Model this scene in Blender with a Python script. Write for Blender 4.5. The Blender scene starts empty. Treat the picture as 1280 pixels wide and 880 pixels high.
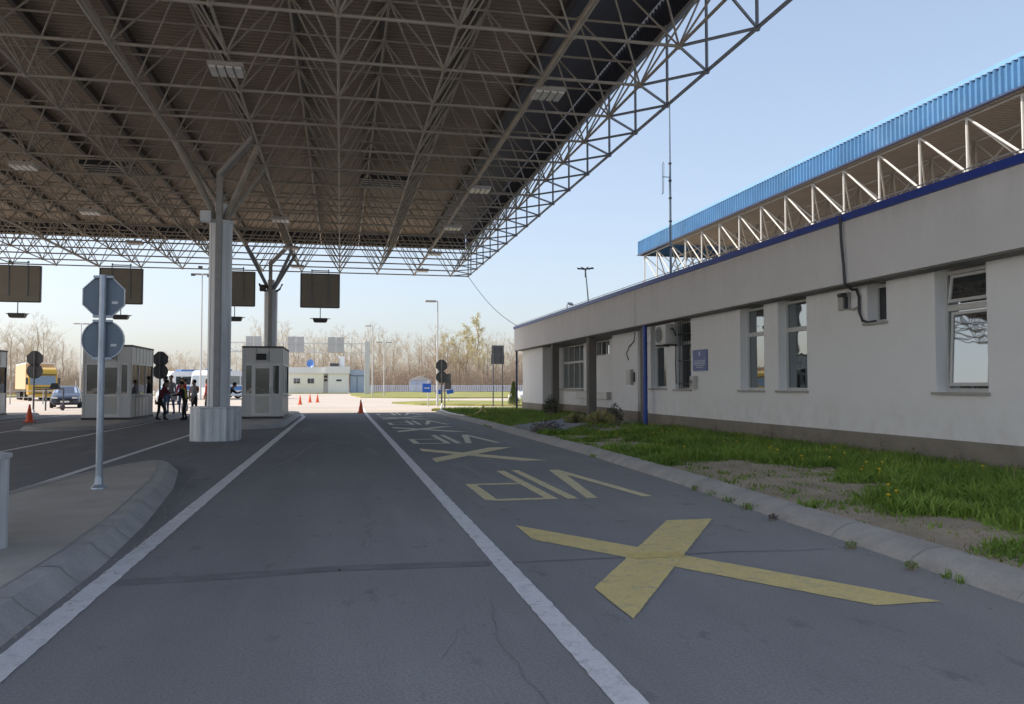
import bpy, bmesh, math, random
import numpy as np
from mathutils import Vector, Matrix, noise
R=math.radians; PI=math.pi
random.seed(7)
S=bpy.context.scene
COL=S.collection
# ------------------------------------------------------------------ helpers
class MB:
    def __init__(s): s.v=[]; s.f=[]; s.m=[]; s.mi=0
    def add(s,vs,fs):
        b=len(s.v); s.v+= [tuple(p) for p in vs]
        for f in fs: s.f.append([b+i for i in f]); s.m.append(s.mi)
        return s
    def box(s,x0,x1,y0,y1,z0,z1):
        if x0>x1:x0,x1=x1,x0
        if y0>y1:y0,y1=y1,y0
        vs=[(x0,y0,z0),(x1,y0,z0),(x1,y1,z0),(x0,y1,z0),(x0,y0,z1),(x1,y0,z1),(x1,y1,z1),(x0,y1,z1)]
        return s.add(vs,[(0,3,2,1),(4,5,6,7),(0,1,5,4),(1,2,6,5),(2,3,7,6),(3,0,4,7)])
    def obox(s,M,sx,sy,sz):
        vs=[M@Vector((a*sx/2,b*sy/2,c*sz/2)) for c in(-1,1) for a,b in((-1,-1),(1,-1),(1,1),(-1,1))]
        return s.add(vs,[(0,3,2,1),(4,5,6,7),(0,1,5,4),(1,2,6,5),(2,3,7,6),(3,0,4,7)])
    def tube(s,p0,p1,r,n=6,r1=None,caps=True):
        p0=Vector(p0);p1=Vector(p1);r1=r if r1 is None else r1
        d=p1-p0
        if d.length<1e-6: return s
        d.normalize(); a=Vector((0,0,1)) if abs(d.z)<.9 else Vector((1,0,0))
        u=d.cross(a).normalized(); w=d.cross(u)
        vs=[]
        for p,rr in((p0,r),(p1,r1)):
            for k in range(n):
                t=2*PI*k/n; vs.append(p+(u*math.cos(t)+w*math.sin(t))*rr)
        fs=[(k,(k+1)%n,n+(k+1)%n,n+k) for k in range(n)]
        fs=[tuple(reversed(f)) for f in fs]
        if caps: fs+= [tuple(range(n)),tuple(reversed(range(n,2*n)))]
        return s.add(vs,fs)
    def path(s,pts,r,n=6):
        pts=[Vector(p) for p in pts]; rings=[]
        vs=[]
        for i,p in enumerate(pts):
            d=(pts[min(i+1,len(pts)-1)]-pts[max(i-1,0)]).normalized()
            a=Vector((0,0,1)) if abs(d.z)<.9 else Vector((1,0,0))
            u=d.cross(a).normalized(); w=d.cross(u)
            rr=r[i] if isinstance(r,(list,tuple)) else r
            for k in range(n):
                t=2*PI*k/n; vs.append(p+(u*math.cos(t)+w*math.sin(t))*rr)
        fs=[]
        for i in range(len(pts)-1):
            for k in range(n):
                fs.append((i*n+k,(i+1)*n+k,(i+1)*n+(k+1)%n,i*n+(k+1)%n))
        fs+= [tuple(range(n)),tuple(reversed(range((len(pts)-1)*n,len(pts)*n)))]
        return s.add(vs,fs)
    def prism(s,poly,z0,z1,axis='z'):
        n=len(poly)
        def P(a,b,c): return {'z':(a,b,c),'y':(a,c,b),'x':(c,a,b)}[axis]
        vs=[P(a,b,z0) for a,b in poly]+[P(a,b,z1) for a,b in poly]
        fs=[tuple(reversed(range(n))),tuple(range(n,2*n))]+[(k,(k+1)%n,n+(k+1)%n,n+k) for k in range(n)]
        return s.add(vs,fs)
    def poly(s,pts): return s.add(pts,[tuple(range(len(pts)))])
    def lathe(s,prof,n=16,c=(0,0)):
        vs=[];fs=[]
        for r,z in prof:
            for k in range(n):
                t=2*PI*k/n; vs.append((c[0]+r*math.cos(t),c[1]+r*math.sin(t),z))
        m=len(prof)
        for i in range(m-1):
            for k in range(n): fs.append((i*n+k,i*n+(k+1)%n,(i+1)*n+(k+1)%n,(i+1)*n+k))
        fs+=[tuple(reversed(range(n))),tuple(range((m-1)*n,m*n))]
        return s.add(vs,fs)
    def ball(s,c,rx,ry,rz,n=10,m=6):
        vs=[];fs=[]
        for i in range(1,m):
            ph=PI*i/m
            for k in range(n):
                t=2*PI*k/n; vs.append((c[0]+rx*math.sin(ph)*math.cos(t),c[1]+ry*math.sin(ph)*math.sin(t),c[2]+rz*math.cos(ph)))
        top=len(vs); vs+=[(c[0],c[1],c[2]+rz),(c[0],c[1],c[2]-rz)]
        for i in range(m-2):
            for k in range(n): fs.append((i*n+k,(i+1)*n+k,(i+1)*n+(k+1)%n,i*n+(k+1)%n))
        for k in range(n):
            fs.append((top,k,(k+1)%n)); fs.append((top+1,(m-2)*n+(k+1)%n,(m-2)*n+k))
        return s.add(vs,fs)
def wloc(o):
    v=Vector((0,0,0))
    while o is not None: v+=o.location; o=o.parent
    return v
def part(name,mb,mats,parent=None,world=True,bevel=0,smooth=False,label=None,fixn=True):
    off=wloc(parent) if (parent is not None and world) else Vector((0,0,0))
    me=bpy.data.meshes.new(name)
    me.from_pydata([(a-off.x,b-off.y,c-off.z) for a,b,c in mb.v],[],mb.f)
    if not isinstance(mats,(list,tuple)): mats=[mats]
    for m in mats: me.materials.append(m)
    me.polygons.foreach_set('material_index',mb.m)
    if fixn or bevel:
        bm=bmesh.new(); bm.from_mesh(me)
        if bevel:
            bmesh.ops.bevel(bm,geom=[e for e in bm.edges if len(e.link_faces)==2 and e.calc_face_angle(0)>.5],offset=bevel,segments=2,affect='EDGES',clamp_overlap=True)
        bmesh.ops.recalc_face_normals(bm,faces=bm.faces); bm.to_mesh(me); bm.free()
    if smooth:
        me.polygons.foreach_set('use_smooth',[True]*len(me.polygons))
        try: me.set_sharp_from_angle(angle=R(40))
        except Exception: pass
    me.update()
    o=bpy.data.objects.new(name,me); COL.objects.link(o)
    if parent is not None: o.parent=parent
    if label: o['label']=label
    return o
def tag(o,label,cat,group=None,kind=None):
    o['label']=label
    if cat: o['category']=cat
    if group: o['group']=group
    if kind: o['kind']=kind
    return o
def thing(name,label,cat,loc=(0,0,0),rz=0,group=None):
    o=bpy.data.objects.new(name,None); COL.objects.link(o); o.location=loc; o.rotation_euler=(0,0,rz); o.empty_display_size=.2
    return tag(o,label,cat,group)
def single(name,mb,mats,label,cat,group=None,loc=None,**k):
    o=part(name,mb,mats,None,**k)
    if loc is not None:
        L=Vector(loc)
        for v in o.data.vertices: v.co-=L
        o.location=L
    return tag(o,label,cat,group)
def struct(name,mb,mats,label=None,**k):
    o=part(name,mb,mats,None,**k); o['kind']='structure'; o['label']=label or name.replace('_',' '); return o
def dup(o,loc=None,rz=None,label=None,parent=None):
    c=o.copy(); COL.objects.link(c)
    if parent is not None: c.parent=parent
    if loc is not None: c.location=loc
    if rz is not None: c.rotation_euler=(0,0,rz)
    if label: c['label']=label
    for ch in [x for x in COL.objects if x.parent==o]: dup(ch,parent=c)
    return c
# ------------------------------------------------------------------ materials
def lin(h):
    return tuple(((c/12.92) if c<=.04045 else ((c+.055)/1.055)**2.4) for c in h)
def mat(name,col,rough=.7,metal=0,var=.12,scale=4,fine=0,fscale=60,bump=0,bscale=80,spec=.5,stain=None,stains=.0,sscale=.6,island=0,col2=None,stretch=None,coat=0):
    m=bpy.data.materials.new(name); m.use_nodes=True; nt=m.node_tree; N=nt.nodes; L=nt.links
    b=N['Principled BSDF']; b.inputs['Roughness'].default_value=rough; b.inputs['Metallic'].default_value=metal
    b.inputs['Specular IOR Level'].default_value=spec
    if coat: b.inputs['Coat Weight'].default_value=coat; b.inputs['Coat Roughness'].default_value=.05
    tc=N.new('ShaderNodeTexCoord'); co=tc.outputs['Object']
    if stretch:
        mp=N.new('ShaderNodeMapping'); mp.inputs['Scale'].default_value=stretch; L.new(co,mp.inputs['Vector']); co=mp.outputs['Vector']
    def nz(sc,det=4,ro=.6):
        n=N.new('ShaderNodeTexNoise'); n.inputs['Scale'].default_value=sc; n.inputs['Detail'].default_value=det; n.inputs['Roughness'].default_value=ro
        L.new(co,n.inputs['Vector']); return n.outputs['Fac']
    def mix(fac,a,bb,bt='MIX'):
        x=N.new('ShaderNodeMix'); x.data_type='RGBA'; x.blend_type=bt
        for s,v in((x.inputs['Factor'],fac),(x.inputs[6],a),(x.inputs[7],bb)):
            if isinstance(v,bpy.types.NodeSocket): L.new(v,s)
            elif isinstance(v,(int,float)): s.default_value=v
            else: s.default_value=(*v[:3],1)
        return x.outputs[2]
    def ramp(src,a,c,lo=0,hi=1):
        x=N.new('ShaderNodeMapRange'); x.inputs['From Min'].default_value=a; x.inputs['From Max'].default_value=c
        x.inputs['To Min'].default_value=lo; x.inputs['To Max'].default_value=hi; L.new(src,x.inputs['Value']); return x.outputs['Result']
    c1=tuple(max(0,x*(1-var)) for x in col); c2=col2 or tuple(min(1,x*(1+var)) for x in col)
    out=mix(ramp(nz(scale),.3,.7),c1,c2)
    if fine: 
        g=N.new('ShaderNodeMix'); g.data_type='FLOAT'
        out=mix(ramp(nz(fscale,2,.7),.25,.75,0,fine),out,tuple(x*.25 for x in col))
    if stain: out=mix(ramp(nz(sscale,6,.65),.5,.75,0,stains),out,stain)
    if island:
        ge=N.new('ShaderNodeNewGeometry'); 
        out=mix(ramp(ge.outputs['Random Per Island'],0,1,0,island),out,tuple(x*.3 for x in col) if not col2 else col2)
    L.new(out,b.inputs['Base Color'])
    if bump:
        bp=N.new('ShaderNodeBump'); bp.inputs['Strength'].default_value=bump; bp.inputs['Distance'].default_value=.02
        L.new(nz(bscale,3,.7),bp.inputs['Height']); L.new(bp.outputs['Normal'],b.inputs['Normal'])
    m['_']=1
    return m
def mat_paint_road(name,col,base,wear=.5):
    m=mat(name,col,.75,var=.06,scale=3,fine=.25,fscale=40,bump=.25,bscale=120)
    nt=m.node_tree;N=nt.nodes;L=nt.links;b=N['Principled BSDF']
    src=b.inputs['Base Color'].links[0].from_socket
    g=N.new('ShaderNodeNewGeometry')
    n=N.new('ShaderNodeTexNoise'); n.inputs['Scale'].default_value=9; n.inputs['Detail'].default_value=9; n.inputs['Roughness'].default_value=.75; L.new(g.outputs['Position'],n.inputs['Vector'])
    r=N.new('ShaderNodeMapRange'); r.inputs['From Min'].default_value=.52; r.inputs['From Max'].default_value=.68; r.inputs['To Max'].default_value=wear; L.new(n.outputs['Fac'],r.inputs['Value'])
    x=N.new('ShaderNodeMix'); x.data_type='RGBA'; L.new(r.outputs['Result'],x.inputs['Factor']); L.new(src,x.inputs[6]); x.inputs[7].default_value=(*base,1)
    L.new(x.outputs[2],b.inputs['Base Color']); return m
def weather(m,axis_lo,axis_hi,col,amt,streak=True,speck=None):
    nt=m.node_tree;N=nt.nodes;L=nt.links;b=N['Principled BSDF']; src=b.inputs['Base Color'].links[0].from_socket
    g=N.new('ShaderNodeNewGeometry'); sp=N.new('ShaderNodeSeparateXYZ'); L.new(g.outputs['Position'],sp.inputs[0])
    def mr(s_,a,c,lo,hi):
        x=N.new('ShaderNodeMapRange'); x.inputs['From Min'].default_value=a; x.inputs['From Max'].default_value=c; x.inputs['To Min'].default_value=lo; x.inputs['To Max'].default_value=hi; L.new(s_,x.inputs['Value']); return x.outputs['Result']
    def ns(scale,vec,det=5):
        mp=N.new('ShaderNodeMapping'); mp.inputs['Scale'].default_value=vec; L.new(g.outputs['Position'],mp.inputs['Vector']); n=N.new('ShaderNodeTexNoise'); n.inputs['Scale'].default_value=scale; n.inputs['Detail'].default_value=det; n.inputs['Roughness'].default_value=.7; L.new(mp.outputs['Vector'],n.inputs['Vector']); return n.outputs['Fac']
    def mul(a,c):
        x=N.new('ShaderNodeMath'); x.operation='MULTIPLY'; L.new(a,x.inputs[0]); L.new(c,x.inputs[1]); return x.outputs[0]
    mask=mul(mr(sp.outputs['Z'],axis_lo,axis_hi,0,1),mr(ns(3.0,(1,1,.10 if streak else .8)),.42,.72,0,amt))
    if speck: mask2=mul(mr(sp.outputs['Z'],axis_lo+ (axis_hi-axis_lo)*.35,axis_hi,0,1),mr(ns(11,(1,1,.8),6),.60,.68,0,speck)); x=N.new('ShaderNodeMath'); x.operation='MAXIMUM'; L.new(mask,x.inputs[0]); L.new(mask2,x.inputs[1]); mask=x.outputs[0]
    x=N.new('ShaderNodeMix'); x.data_type='RGBA'; L.new(mask,x.inputs['Factor']); L.new(src,x.inputs[6]); x.inputs[7].default_value=(*col,1); L.new(x.outputs[2],b.inputs['Base Color'])
def mat_glass(name,tint=(.02,.025,.03),refl=.35,rough=.02):
    m=bpy.data.materials.new(name); m.use_nodes=True; nt=m.node_tree;N=nt.nodes;L=nt.links
    N.remove(N['Principled BSDF']); o=N['Material Output']
    d=N.new('ShaderNodeBsdfDiffuse'); d.inputs['Color'].default_value=(*tint,1)
    g=N.new('ShaderNodeBsdfGlossy'); g.inputs['Roughness'].default_value=rough; g.inputs['Color'].default_value=(.85,.9,.92,1)
    f=N.new('ShaderNodeFresnel'); f.inputs['IOR'].default_value=1.5
    a=N.new('ShaderNodeMath'); a.operation='ADD'; a.use_clamp=True; a.inputs[1].default_value=refl; L.new(f.outputs[0],a.inputs[0])
    n=N.new('ShaderNodeTexNoise'); n.inputs['Scale'].default_value=1.2; tc=N.new('ShaderNodeTexCoord'); L.new(tc.outputs['Object'],n.inputs['Vector'])
    bp=N.new('ShaderNodeBump'); bp.inputs['Strength'].default_value=.06; bp.inputs['Distance'].default_value=.05; L.new(n.outputs['Fac'],bp.inputs['Height']); L.new(bp.outputs['Normal'],g.inputs['Normal'])
    x=N.new('ShaderNodeMixShader'); L.new(a.outputs[0],x.inputs[0]); L.new(d.outputs[0],x.inputs[1]); L.new(g.outputs[0],x.inputs[2]); L.new(x.outputs[0],o.inputs['Surface']); return m
ASPH=(.40,.398,.40)
def mat_asphalt():
    m=mat('asphalt',ASPH,.85,var=.10,scale=.35,fine=.5,fscale=55,bump=.6,bscale=70,spec=.3)
    nt=m.node_tree;N=nt.nodes;L=nt.links;b=N['Principled BSDF']
    src=b.inputs['Base Color'].links[0].from_socket
    g=N.new('ShaderNodeNewGeometry'); sp=N.new('ShaderNodeSeparateXYZ'); L.new(g.outputs['Position'],sp.inputs[0])
    # canopy shade painted as darker asphalt further in; lengthwise wheel tracks; dark patches
    mp=N.new('ShaderNodeMapping'); mp.inputs['Scale'].default_value=(1.1,.05,1); L.new(g.outputs['Position'],mp.inputs['Vector'])
    n=N.new('ShaderNodeTexNoise'); n.inputs['Scale'].default_value=1; n.inputs['Detail'].default_value=5; L.new(mp.outputs['Vector'],n.inputs['Vector'])
    r=N.new('ShaderNodeMapRange'); r.inputs['From Min'].default_value=.35; r.inputs['From Max'].default_value=.7; r.inputs['To Min'].default_value=0; r.inputs['To Max'].default_value=.45; L.new(n.outputs['Fac'],r.inputs['Value'])
    x=N.new('ShaderNodeMix'); x.data_type='RGBA'; L.new(r.outputs['Result'],x.inputs['Factor']); L.new(src,x.inputs[6]); x.inputs[7].default_value=(.20,.20,.205,1)
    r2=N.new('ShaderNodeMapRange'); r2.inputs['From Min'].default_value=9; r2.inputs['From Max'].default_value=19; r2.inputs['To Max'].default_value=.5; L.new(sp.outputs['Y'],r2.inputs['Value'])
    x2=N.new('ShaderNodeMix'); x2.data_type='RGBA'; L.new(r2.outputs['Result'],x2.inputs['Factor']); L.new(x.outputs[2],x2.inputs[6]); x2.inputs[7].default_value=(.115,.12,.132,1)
    r3=N.new('ShaderNodeMapRange'); r3.inputs['From Min'].default_value=2.2; r3.inputs['From Max'].default_value=4.6; r3.inputs['To Max'].default_value=.55; L.new(sp.outputs['X'],r3.inputs['Value'])
    n3=N.new('ShaderNodeTexNoise'); n3.inputs['Scale'].default_value=.8; n3.inputs['Detail'].default_value=6; L.new(g.outputs['Position'],n3.inputs['Vector'])
    mm=N.new('ShaderNodeMath'); mm.operation='MULTIPLY'; L.new(r3.outputs['Result'],mm.inputs[0]); L.new(n3.outputs['Fac'],mm.inputs[1])
    x3=N.new('ShaderNodeMix'); x3.data_type='RGBA'; L.new(mm.outputs[0],x3.inputs['Factor']); L.new(x2.outputs[2],x3.inputs[6]); x3.inputs[7].default_value=(.44,.39,.33,1)
    cur=x3.outputs[2]
    for sc,vec,lo,hi,amt,colr in((2.2,(1.6,.7,1),.60,.72,.55,(.13,.13,.135)),(9,(1,1,1),.68,.74,.6,(.12,.12,.12)),(1.3,(1,.12,1),.56,.75,.35,(.46,.45,.44)),(26,(1,1,1),.70,.76,.6,(.55,.53,.5))):
        mp=N.new('ShaderNodeMapping'); mp.inputs['Scale'].default_value=vec; mp.inputs['Location'].default_value=(sc,sc*2,0); L.new(g.outputs['Position'],mp.inputs['Vector'])
        q=N.new('ShaderNodeTexNoise'); q.inputs['Scale'].default_value=sc; q.inputs['Detail'].default_value=5; q.inputs['Roughness'].default_value=.65; L.new(mp.outputs['Vector'],q.inputs['Vector'])
        rr=N.new('ShaderNodeMapRange'); rr.inputs['From Min'].default_value=lo; rr.inputs['From Max'].default_value=hi; rr.inputs['To Max'].default_value=amt; L.new(q.outputs['Fac'],rr.inputs['Value'])
        xx=N.new('ShaderNodeMix'); xx.data_type='RGBA'; L.new(rr.outputs['Result'],xx.inputs['Factor']); L.new(cur,xx.inputs[6]); xx.inputs[7].default_value=(*colr,1); cur=xx.outputs[2]
    L.new(cur,b.inputs['Base Color']); return m
M={}
M['asphalt']=mat_asphalt()
M['asphalt_mid']=mat('asphalt_mid',(.23,.23,.235),.9)
M['asphalt_seam']=mat('asphalt_seam',(.25,.25,.255),.9,var=.2,scale=3,fine=.4,fscale=60,bump=.4,bscale=90)
M['asphalt_dark']=mat('asphalt_dark',(.11,.115,.125),.9,fine=.4,fscale=60,bump=.4,bscale=90)
M['apron']=mat('sunlit_apron',(.60,.515,.435),.9,var=.10,scale=.15,fine=.25,fscale=25,stain=(.50,.44,.39),stains=.6,sscale=.08)  # pale base colour carries painted sunlight from the canopy's shadow edge outward
M['white_line']=mat_paint_road('white_line_paint',(.90,.89,.89),(.4,.4,.41),.7)
M['yellow']=mat_paint_road('yellow_road_paint',(.90,.72,.30),(.40,.38,.33),.7)
M['yellow2']=mat_paint_road('worn_yellow_road_paint',(.88,.76,.44),(.33,.33,.31),.75)
M['yellow3']=mat_paint_road('pale_worn_road_paint',(.85,.79,.60),(.26,.26,.26),.8)
M['yellow_dark']=mat_paint_road('darker_yellow_paint',(.86,.66,.22),(.36,.34,.28),.6)
M['scuff']=mat('tyre_scuff',(.30,.30,.31),.9)
M['concrete']=mat('island_concrete',(.54,.505,.455),.9,var=.14,scale=1.1,fine=.25,fscale=60,bump=.25,bscale=60,stain=(.37,.345,.32),stains=.75,sscale=1.3)
M['kerb']=mat('kerb_concrete',(.52,.49,.44),.9,var=.14,scale=2.5,fine=.3,fscale=50,bump=.3,bscale=50,stain=(.33,.30,.26),stains=.6,sscale=2,)
M['kerb_grey']=mat('kerb_grey',(.50,.495,.485),.9,var=.14,scale=2.5,fine=.3,fscale=50,bump=.3,bscale=50,stain=(.33,.32,.31),stains=.6,sscale=2,)
M['joint']=mat('joint_dark',(.38,.375,.36),.95)
M['path']=mat('path_concrete',(.30,.30,.30),.9,var=.12,scale=1.5,fine=.2,bump=.2,stain=(.2,.19,.18),stains=.6,sscale=1)
M['soil']=mat('verge_soil',(.54,.43,.31),.95,var=.22,scale=1.2,fine=.5,fscale=30,bump=.8,bscale=25,stain=(.27,.25,.14),stains=.7,sscale=1.4)
M['gravel']=mat('gravel',(.36,.32,.27),.9,var=.3,scale=9)
M['turf']=mat('turf',(.10,.14,.045),.95,var=.3,scale=2,fine=.4,fscale=20,bump=.5,bscale=20)
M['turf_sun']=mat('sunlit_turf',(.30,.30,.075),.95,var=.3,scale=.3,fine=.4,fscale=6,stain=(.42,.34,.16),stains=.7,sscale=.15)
M['grass']=mat('grass_blades',(.06,.20,.022),.6,var=.55,scale=.9,island=.65,col2=(.26,.38,.06),spec=.3)
M['grass_dry']=mat('dry_grass',(.42,.34,.18),.8,var=.3,island=.5)
M['dandelion']=mat('dandelion_yellow',(.75,.5,.02),.7)
M['deck']=None
M['frame_paint']=mat('frame_paint',(.36,.325,.275),.55,var=.15,scale=3,spec=.4)
M['frame_edge']=mat('frame_paint_edge',(.24,.27,.31),.5,var=.1,scale=3)
M['frame_white']=mat('white_frame_paint',(.62,.59,.54),.5,var=.08,scale=3)
M['purlin']=mat('dark_purlin',(.06,.055,.055),.6)
M['pipe_grey']=mat('pipe_grey',(.34,.335,.33),.5,metal=.15,var=.1)
M['blue_sheet']=mat('blue_corrugated_sheet',(.065,.19,.37),.5,var=.16,scale=.7,stain=(.16,.30,.46),stains=.5,sscale=.5,spec=.5)
M['blue_cap']=mat('pale_blue_capping',(.17,.34,.50),.4,var=.05)
M['blue_in']=mat('fascia_inner_face',(.035,.04,.055),.6,var=.1)
M['clad']=mat('column_cladding',(.68,.70,.72),.42,metal=.15,var=.08,scale=1.2,stretch=(3,3,.3),stain=(.3,.3,.31),stains=.5,sscale=2)
M['ped']=mat('pedestal_sheet',(.66,.68,.70),.45,metal=.2,var=.10,scale=2,stretch=(3,3,.4),stain=(.22,.21,.2),stains=.6,sscale=2.2,bump=.15,bscale=6)
M['galv']=mat('galvanised_steel',(.42,.47,.53),.42,metal=.6,var=.25,scale=9,stretch=(1,1,.25))
M['sign_back']=mat('sign_back_grey',(.19,.235,.29),.5,metal=.2,var=.08,scale=5)
M['sign_rim']=mat('sign_rim',(.62,.64,.66),.4,metal=.3)
M['sign_dark']=mat('dark_sign_back',(.085,.09,.10),.6)
M['board']=mat('lane_board_back',(.245,.235,.205),.7,var=.08,scale=2)
M['dark']=mat('dark_grey_metal',(.05,.055,.06),.5)
M['black']=mat('black_plastic',(.015,.015,.017),.5)
M['rubber']=mat('tyre_rubber',(.02,.02,.02),.85)
M['stucco']=mat('stucco_wall',(.92,.92,.925),.9,var=.02,scale=.7,fine=.06,fscale=120,bump=.10,bscale=150,stain=(.76,.75,.73),stains=.45,sscale=.7)
M['fascia']=mat('fascia_render',(.78,.765,.755),.9,var=.035,scale=.6,fine=.10,fscale=90,bump=.12,bscale=120,stain=(.66,.64,.62),stains=.4,sscale=.8)
M['plinth']=mat('plinth_render',(.33,.29,.245),.95,var=.10,scale=1.5,fine=.2,fscale=60,bump=.3,bscale=60,stain=(.15,.13,.11),stains=.6,sscale=1.4)
M['pillar']=mat('pillar_painted_shade',(.20,.185,.165),.9,var=.08,scale=2)  # pillars' shade put into the dark base colour
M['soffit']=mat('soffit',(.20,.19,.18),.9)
M['roofing']=mat('roofing_felt',(.3,.3,.3),.9)
M['blue_trim']=mat('blue_roof_trim',(.012,.045,.30),.4,var=.1)
M['blue_pipe']=mat('blue_drainpipe',(.02,.07,.36),.35,var=.12)
M['navy_pipe']=mat('navy_pipe',(.03,.05,.12),.4)
M['pvc']=mat('white_window_frame',(.60,.60,.58),.4,var=.04)
M['sill']=mat('stone_sill',(.42,.40,.37),.8,var=.1)
M['glass']=mat_glass('window_glass',(.03,.036,.04),.30)
M['glass_dark']=mat_glass('dark_window_glass',(.012,.013,.015),.08)
M['glass_booth']=mat_glass('booth_glass',(.012,.011,.011),.07)
M['ac']=mat('aircon_white',(.55,.54,.50),.5,var=.05)
M['plaque']=mat('plaque_blue',(.075,.115,.33),.45)
M['plaque_text']=mat('plaque_lettering',(.62,.66,.78),.5)
M['cable']=mat('cable_black',(.06,.062,.07),.6)
M['booth']=mat('booth_aluminium',(.58,.58,.575),.45,metal=.25,var=.05,scale=1.5)
M['booth_light']=mat('booth_panel',(.74,.74,.73),.45,var=.05)
M['booth_roof']=mat('booth_roof_dark',(.12,.12,.12),.6)
M['cone']=mat('cone_orange',(.85,.13,.04),.55,var=.1)
M['cone_white']=mat('cone_band',(.75,.72,.7),.5)
M['bark']=mat('bark_pale',(.40,.33,.255),.9,var=.3,scale=2)
M['twig']=mat('twigs',(.56,.48,.37),.9,var=.2,scale=.4)
M['twig_brown']=mat('twigs_brown',(.45,.345,.26),.9,var=.25,scale=.3)
M['leaf']=mat('young_leaves',(.50,.46,.20),.7,var=.25,scale=.5,island=.4,col2=(.68,.60,.32))
M['needle']=mat('conifer_needles',(.10,.15,.04),.8,var=.4,scale=6)
M['shrub']=mat('shrub_leaves',(.03,.055,.022),.7,var=.4,scale=8)
M['shrub_purple']=mat('shrub_purple',(.085,.07,.085),.8,var=.3,scale=8)
M['shrub_yellow']=mat('shrub_yellow',(.34,.31,.13),.8,var=.4,scale=8)
M['far_wall']=mat('pale_render',(.82,.81,.80),.9,var=.05)
M['far_sunlit']=mat('cream_painted_sun',(.88,.84,.74),.9,var=.04)  # sunlight on the far wing painted as a warm cream wall colour
M['far_blue']=mat('blue_grey_sheet',(.42,.48,.62),.6,var=.05)
M['far_band']=mat('pale_roof_band',(.78,.78,.78),.7,var=.04)
M['dish']=mat('dish_blue',(.08,.20,.50),.4)
M['blue_sign']=mat('blue_sign',(.02,.12,.55),.45)
M['white']=mat('white_paint',(.8,.8,.8),.45,var=.04)
M['fence_white']=mat('fence_pale_blue',(.50,.56,.64),.6,var=.05)
M['gantry']=mat('gantry_steel',(.60,.60,.59),.5,metal=.1,var=.06)
M['gantry_panel']=mat('gantry_panel_back',(.46,.46,.46),.6,var=.06)
M['lamp']=mat('lamp_grey',(.45,.43,.40),.5)
M['lamp_lens']=mat('lamp_lens',(.75,.74,.70),.3)
M['tape']=mat('white_tape',(.78,.77,.72),.6)
M['yellow_metal']=mat('yellow_rail',(.55,.45,.12),.6)
M['truck_yellow']=mat('truck_yellow',(.62,.38,.04),.35,var=.04,coat=.3)
M['trailer']=mat('trailer_tarp',(.62,.44,.26),.7,var=.05)
M['car_blue']=mat('car_navy',(.025,.04,.075),.35,var=.03,coat=.3)
M['car_white']=mat('car_white',(.78,.78,.77),.3,var=.02,coat=.5)
M['truck_blue']=mat('truck_blue',(.04,.09,.42),.35,var=.03,coat=.3)
M['bus_blue']=mat('bus_blue',(.07,.22,.5),.3,var=.03)
M['skin']=mat('skin',(.50,.30,.21),.6,var=.05)
M['hair']=mat('hair_dark',(.02,.016,.013),.7)
M['shoe']=mat('shoe_black',(.018,.018,.02),.6)
for n,c in dict(maroon=(.10,.018,.03),denim=(.05,.08,.15),greytop=(.17,.175,.19),blackcloth=(.014,.014,.018),brown=(.20,.09,.04),red=(.36,.025,.025),paper=(.8,.8,.8),yellowstripe=(.30,.26,.06),beigecloth=(.38,.30,.22)).items():
    M[n]=mat('cloth_'+n,tuple(min(.8,x*1.9+.006) for x in c),.9,var=.15,scale=8)
weather(M['stucco'],1.3,.5,(.55,.51,.45),.4,False); weather(M['stucco'],2.4,3.5,(.66,.64,.60),.35); weather(M['fascia'],3.6,4.75,(.32,.30,.28),.22,True,.7); weather(M['plinth'],.45,.0,(.13,.13,.09),.8,False)
def deck_mat():
    m=mat('deck_sheet',(.31,.245,.185),.7,var=.12,scale=.5,stain=(.225,.175,.135),stains=.5,sscale=.4)
    nt=m.node_tree;N=nt.nodes;L=nt.links;b=N['Principled BSDF']; src=b.inputs['Base Color'].links[0].from_socket
    tc=N.new('ShaderNodeTexCoord'); w=N.new('ShaderNodeTexWave'); w.bands_direction='Y'; w.inputs['Scale'].default_value=1.55; L.new(tc.outputs['Object'],w.inputs['Vector'])
    r=N.new('ShaderNodeMapRange'); r.inputs['From Min'].default_value=0.0; r.inputs['From Max'].default_value=.35; r.inputs['To Min'].default_value=.45; r.inputs['To Max'].default_value=0; L.new(w.outputs['Fac'],r.inputs['Value'])
    x=N.new('ShaderNodeMix'); x.data_type='RGBA'; L.new(r.outputs['Result'],x.inputs['Factor']); L.new(src,x.inputs[6]); x.inputs[7].default_value=(.11,.085,.065,1)
    L.new(x.outputs[2],b.inputs['Base Color'])
    bp=N.new('ShaderNodeBump'); bp.inputs['Strength'].default_value=.8; bp.inputs['Distance'].default_value=.05; L.new(w.outputs['Fac'],bp.inputs['Height']); L.new(bp.outputs['Normal'],b.inputs['Normal'])
    return m
M['deck']=deck_mat()
M['deck_dim']=mat('deck_painted_shade',(.115,.12,.15),.7,var=.1,scale=1)  # weaker light at the deck's right edge painted as a darker, bluer colour
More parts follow.
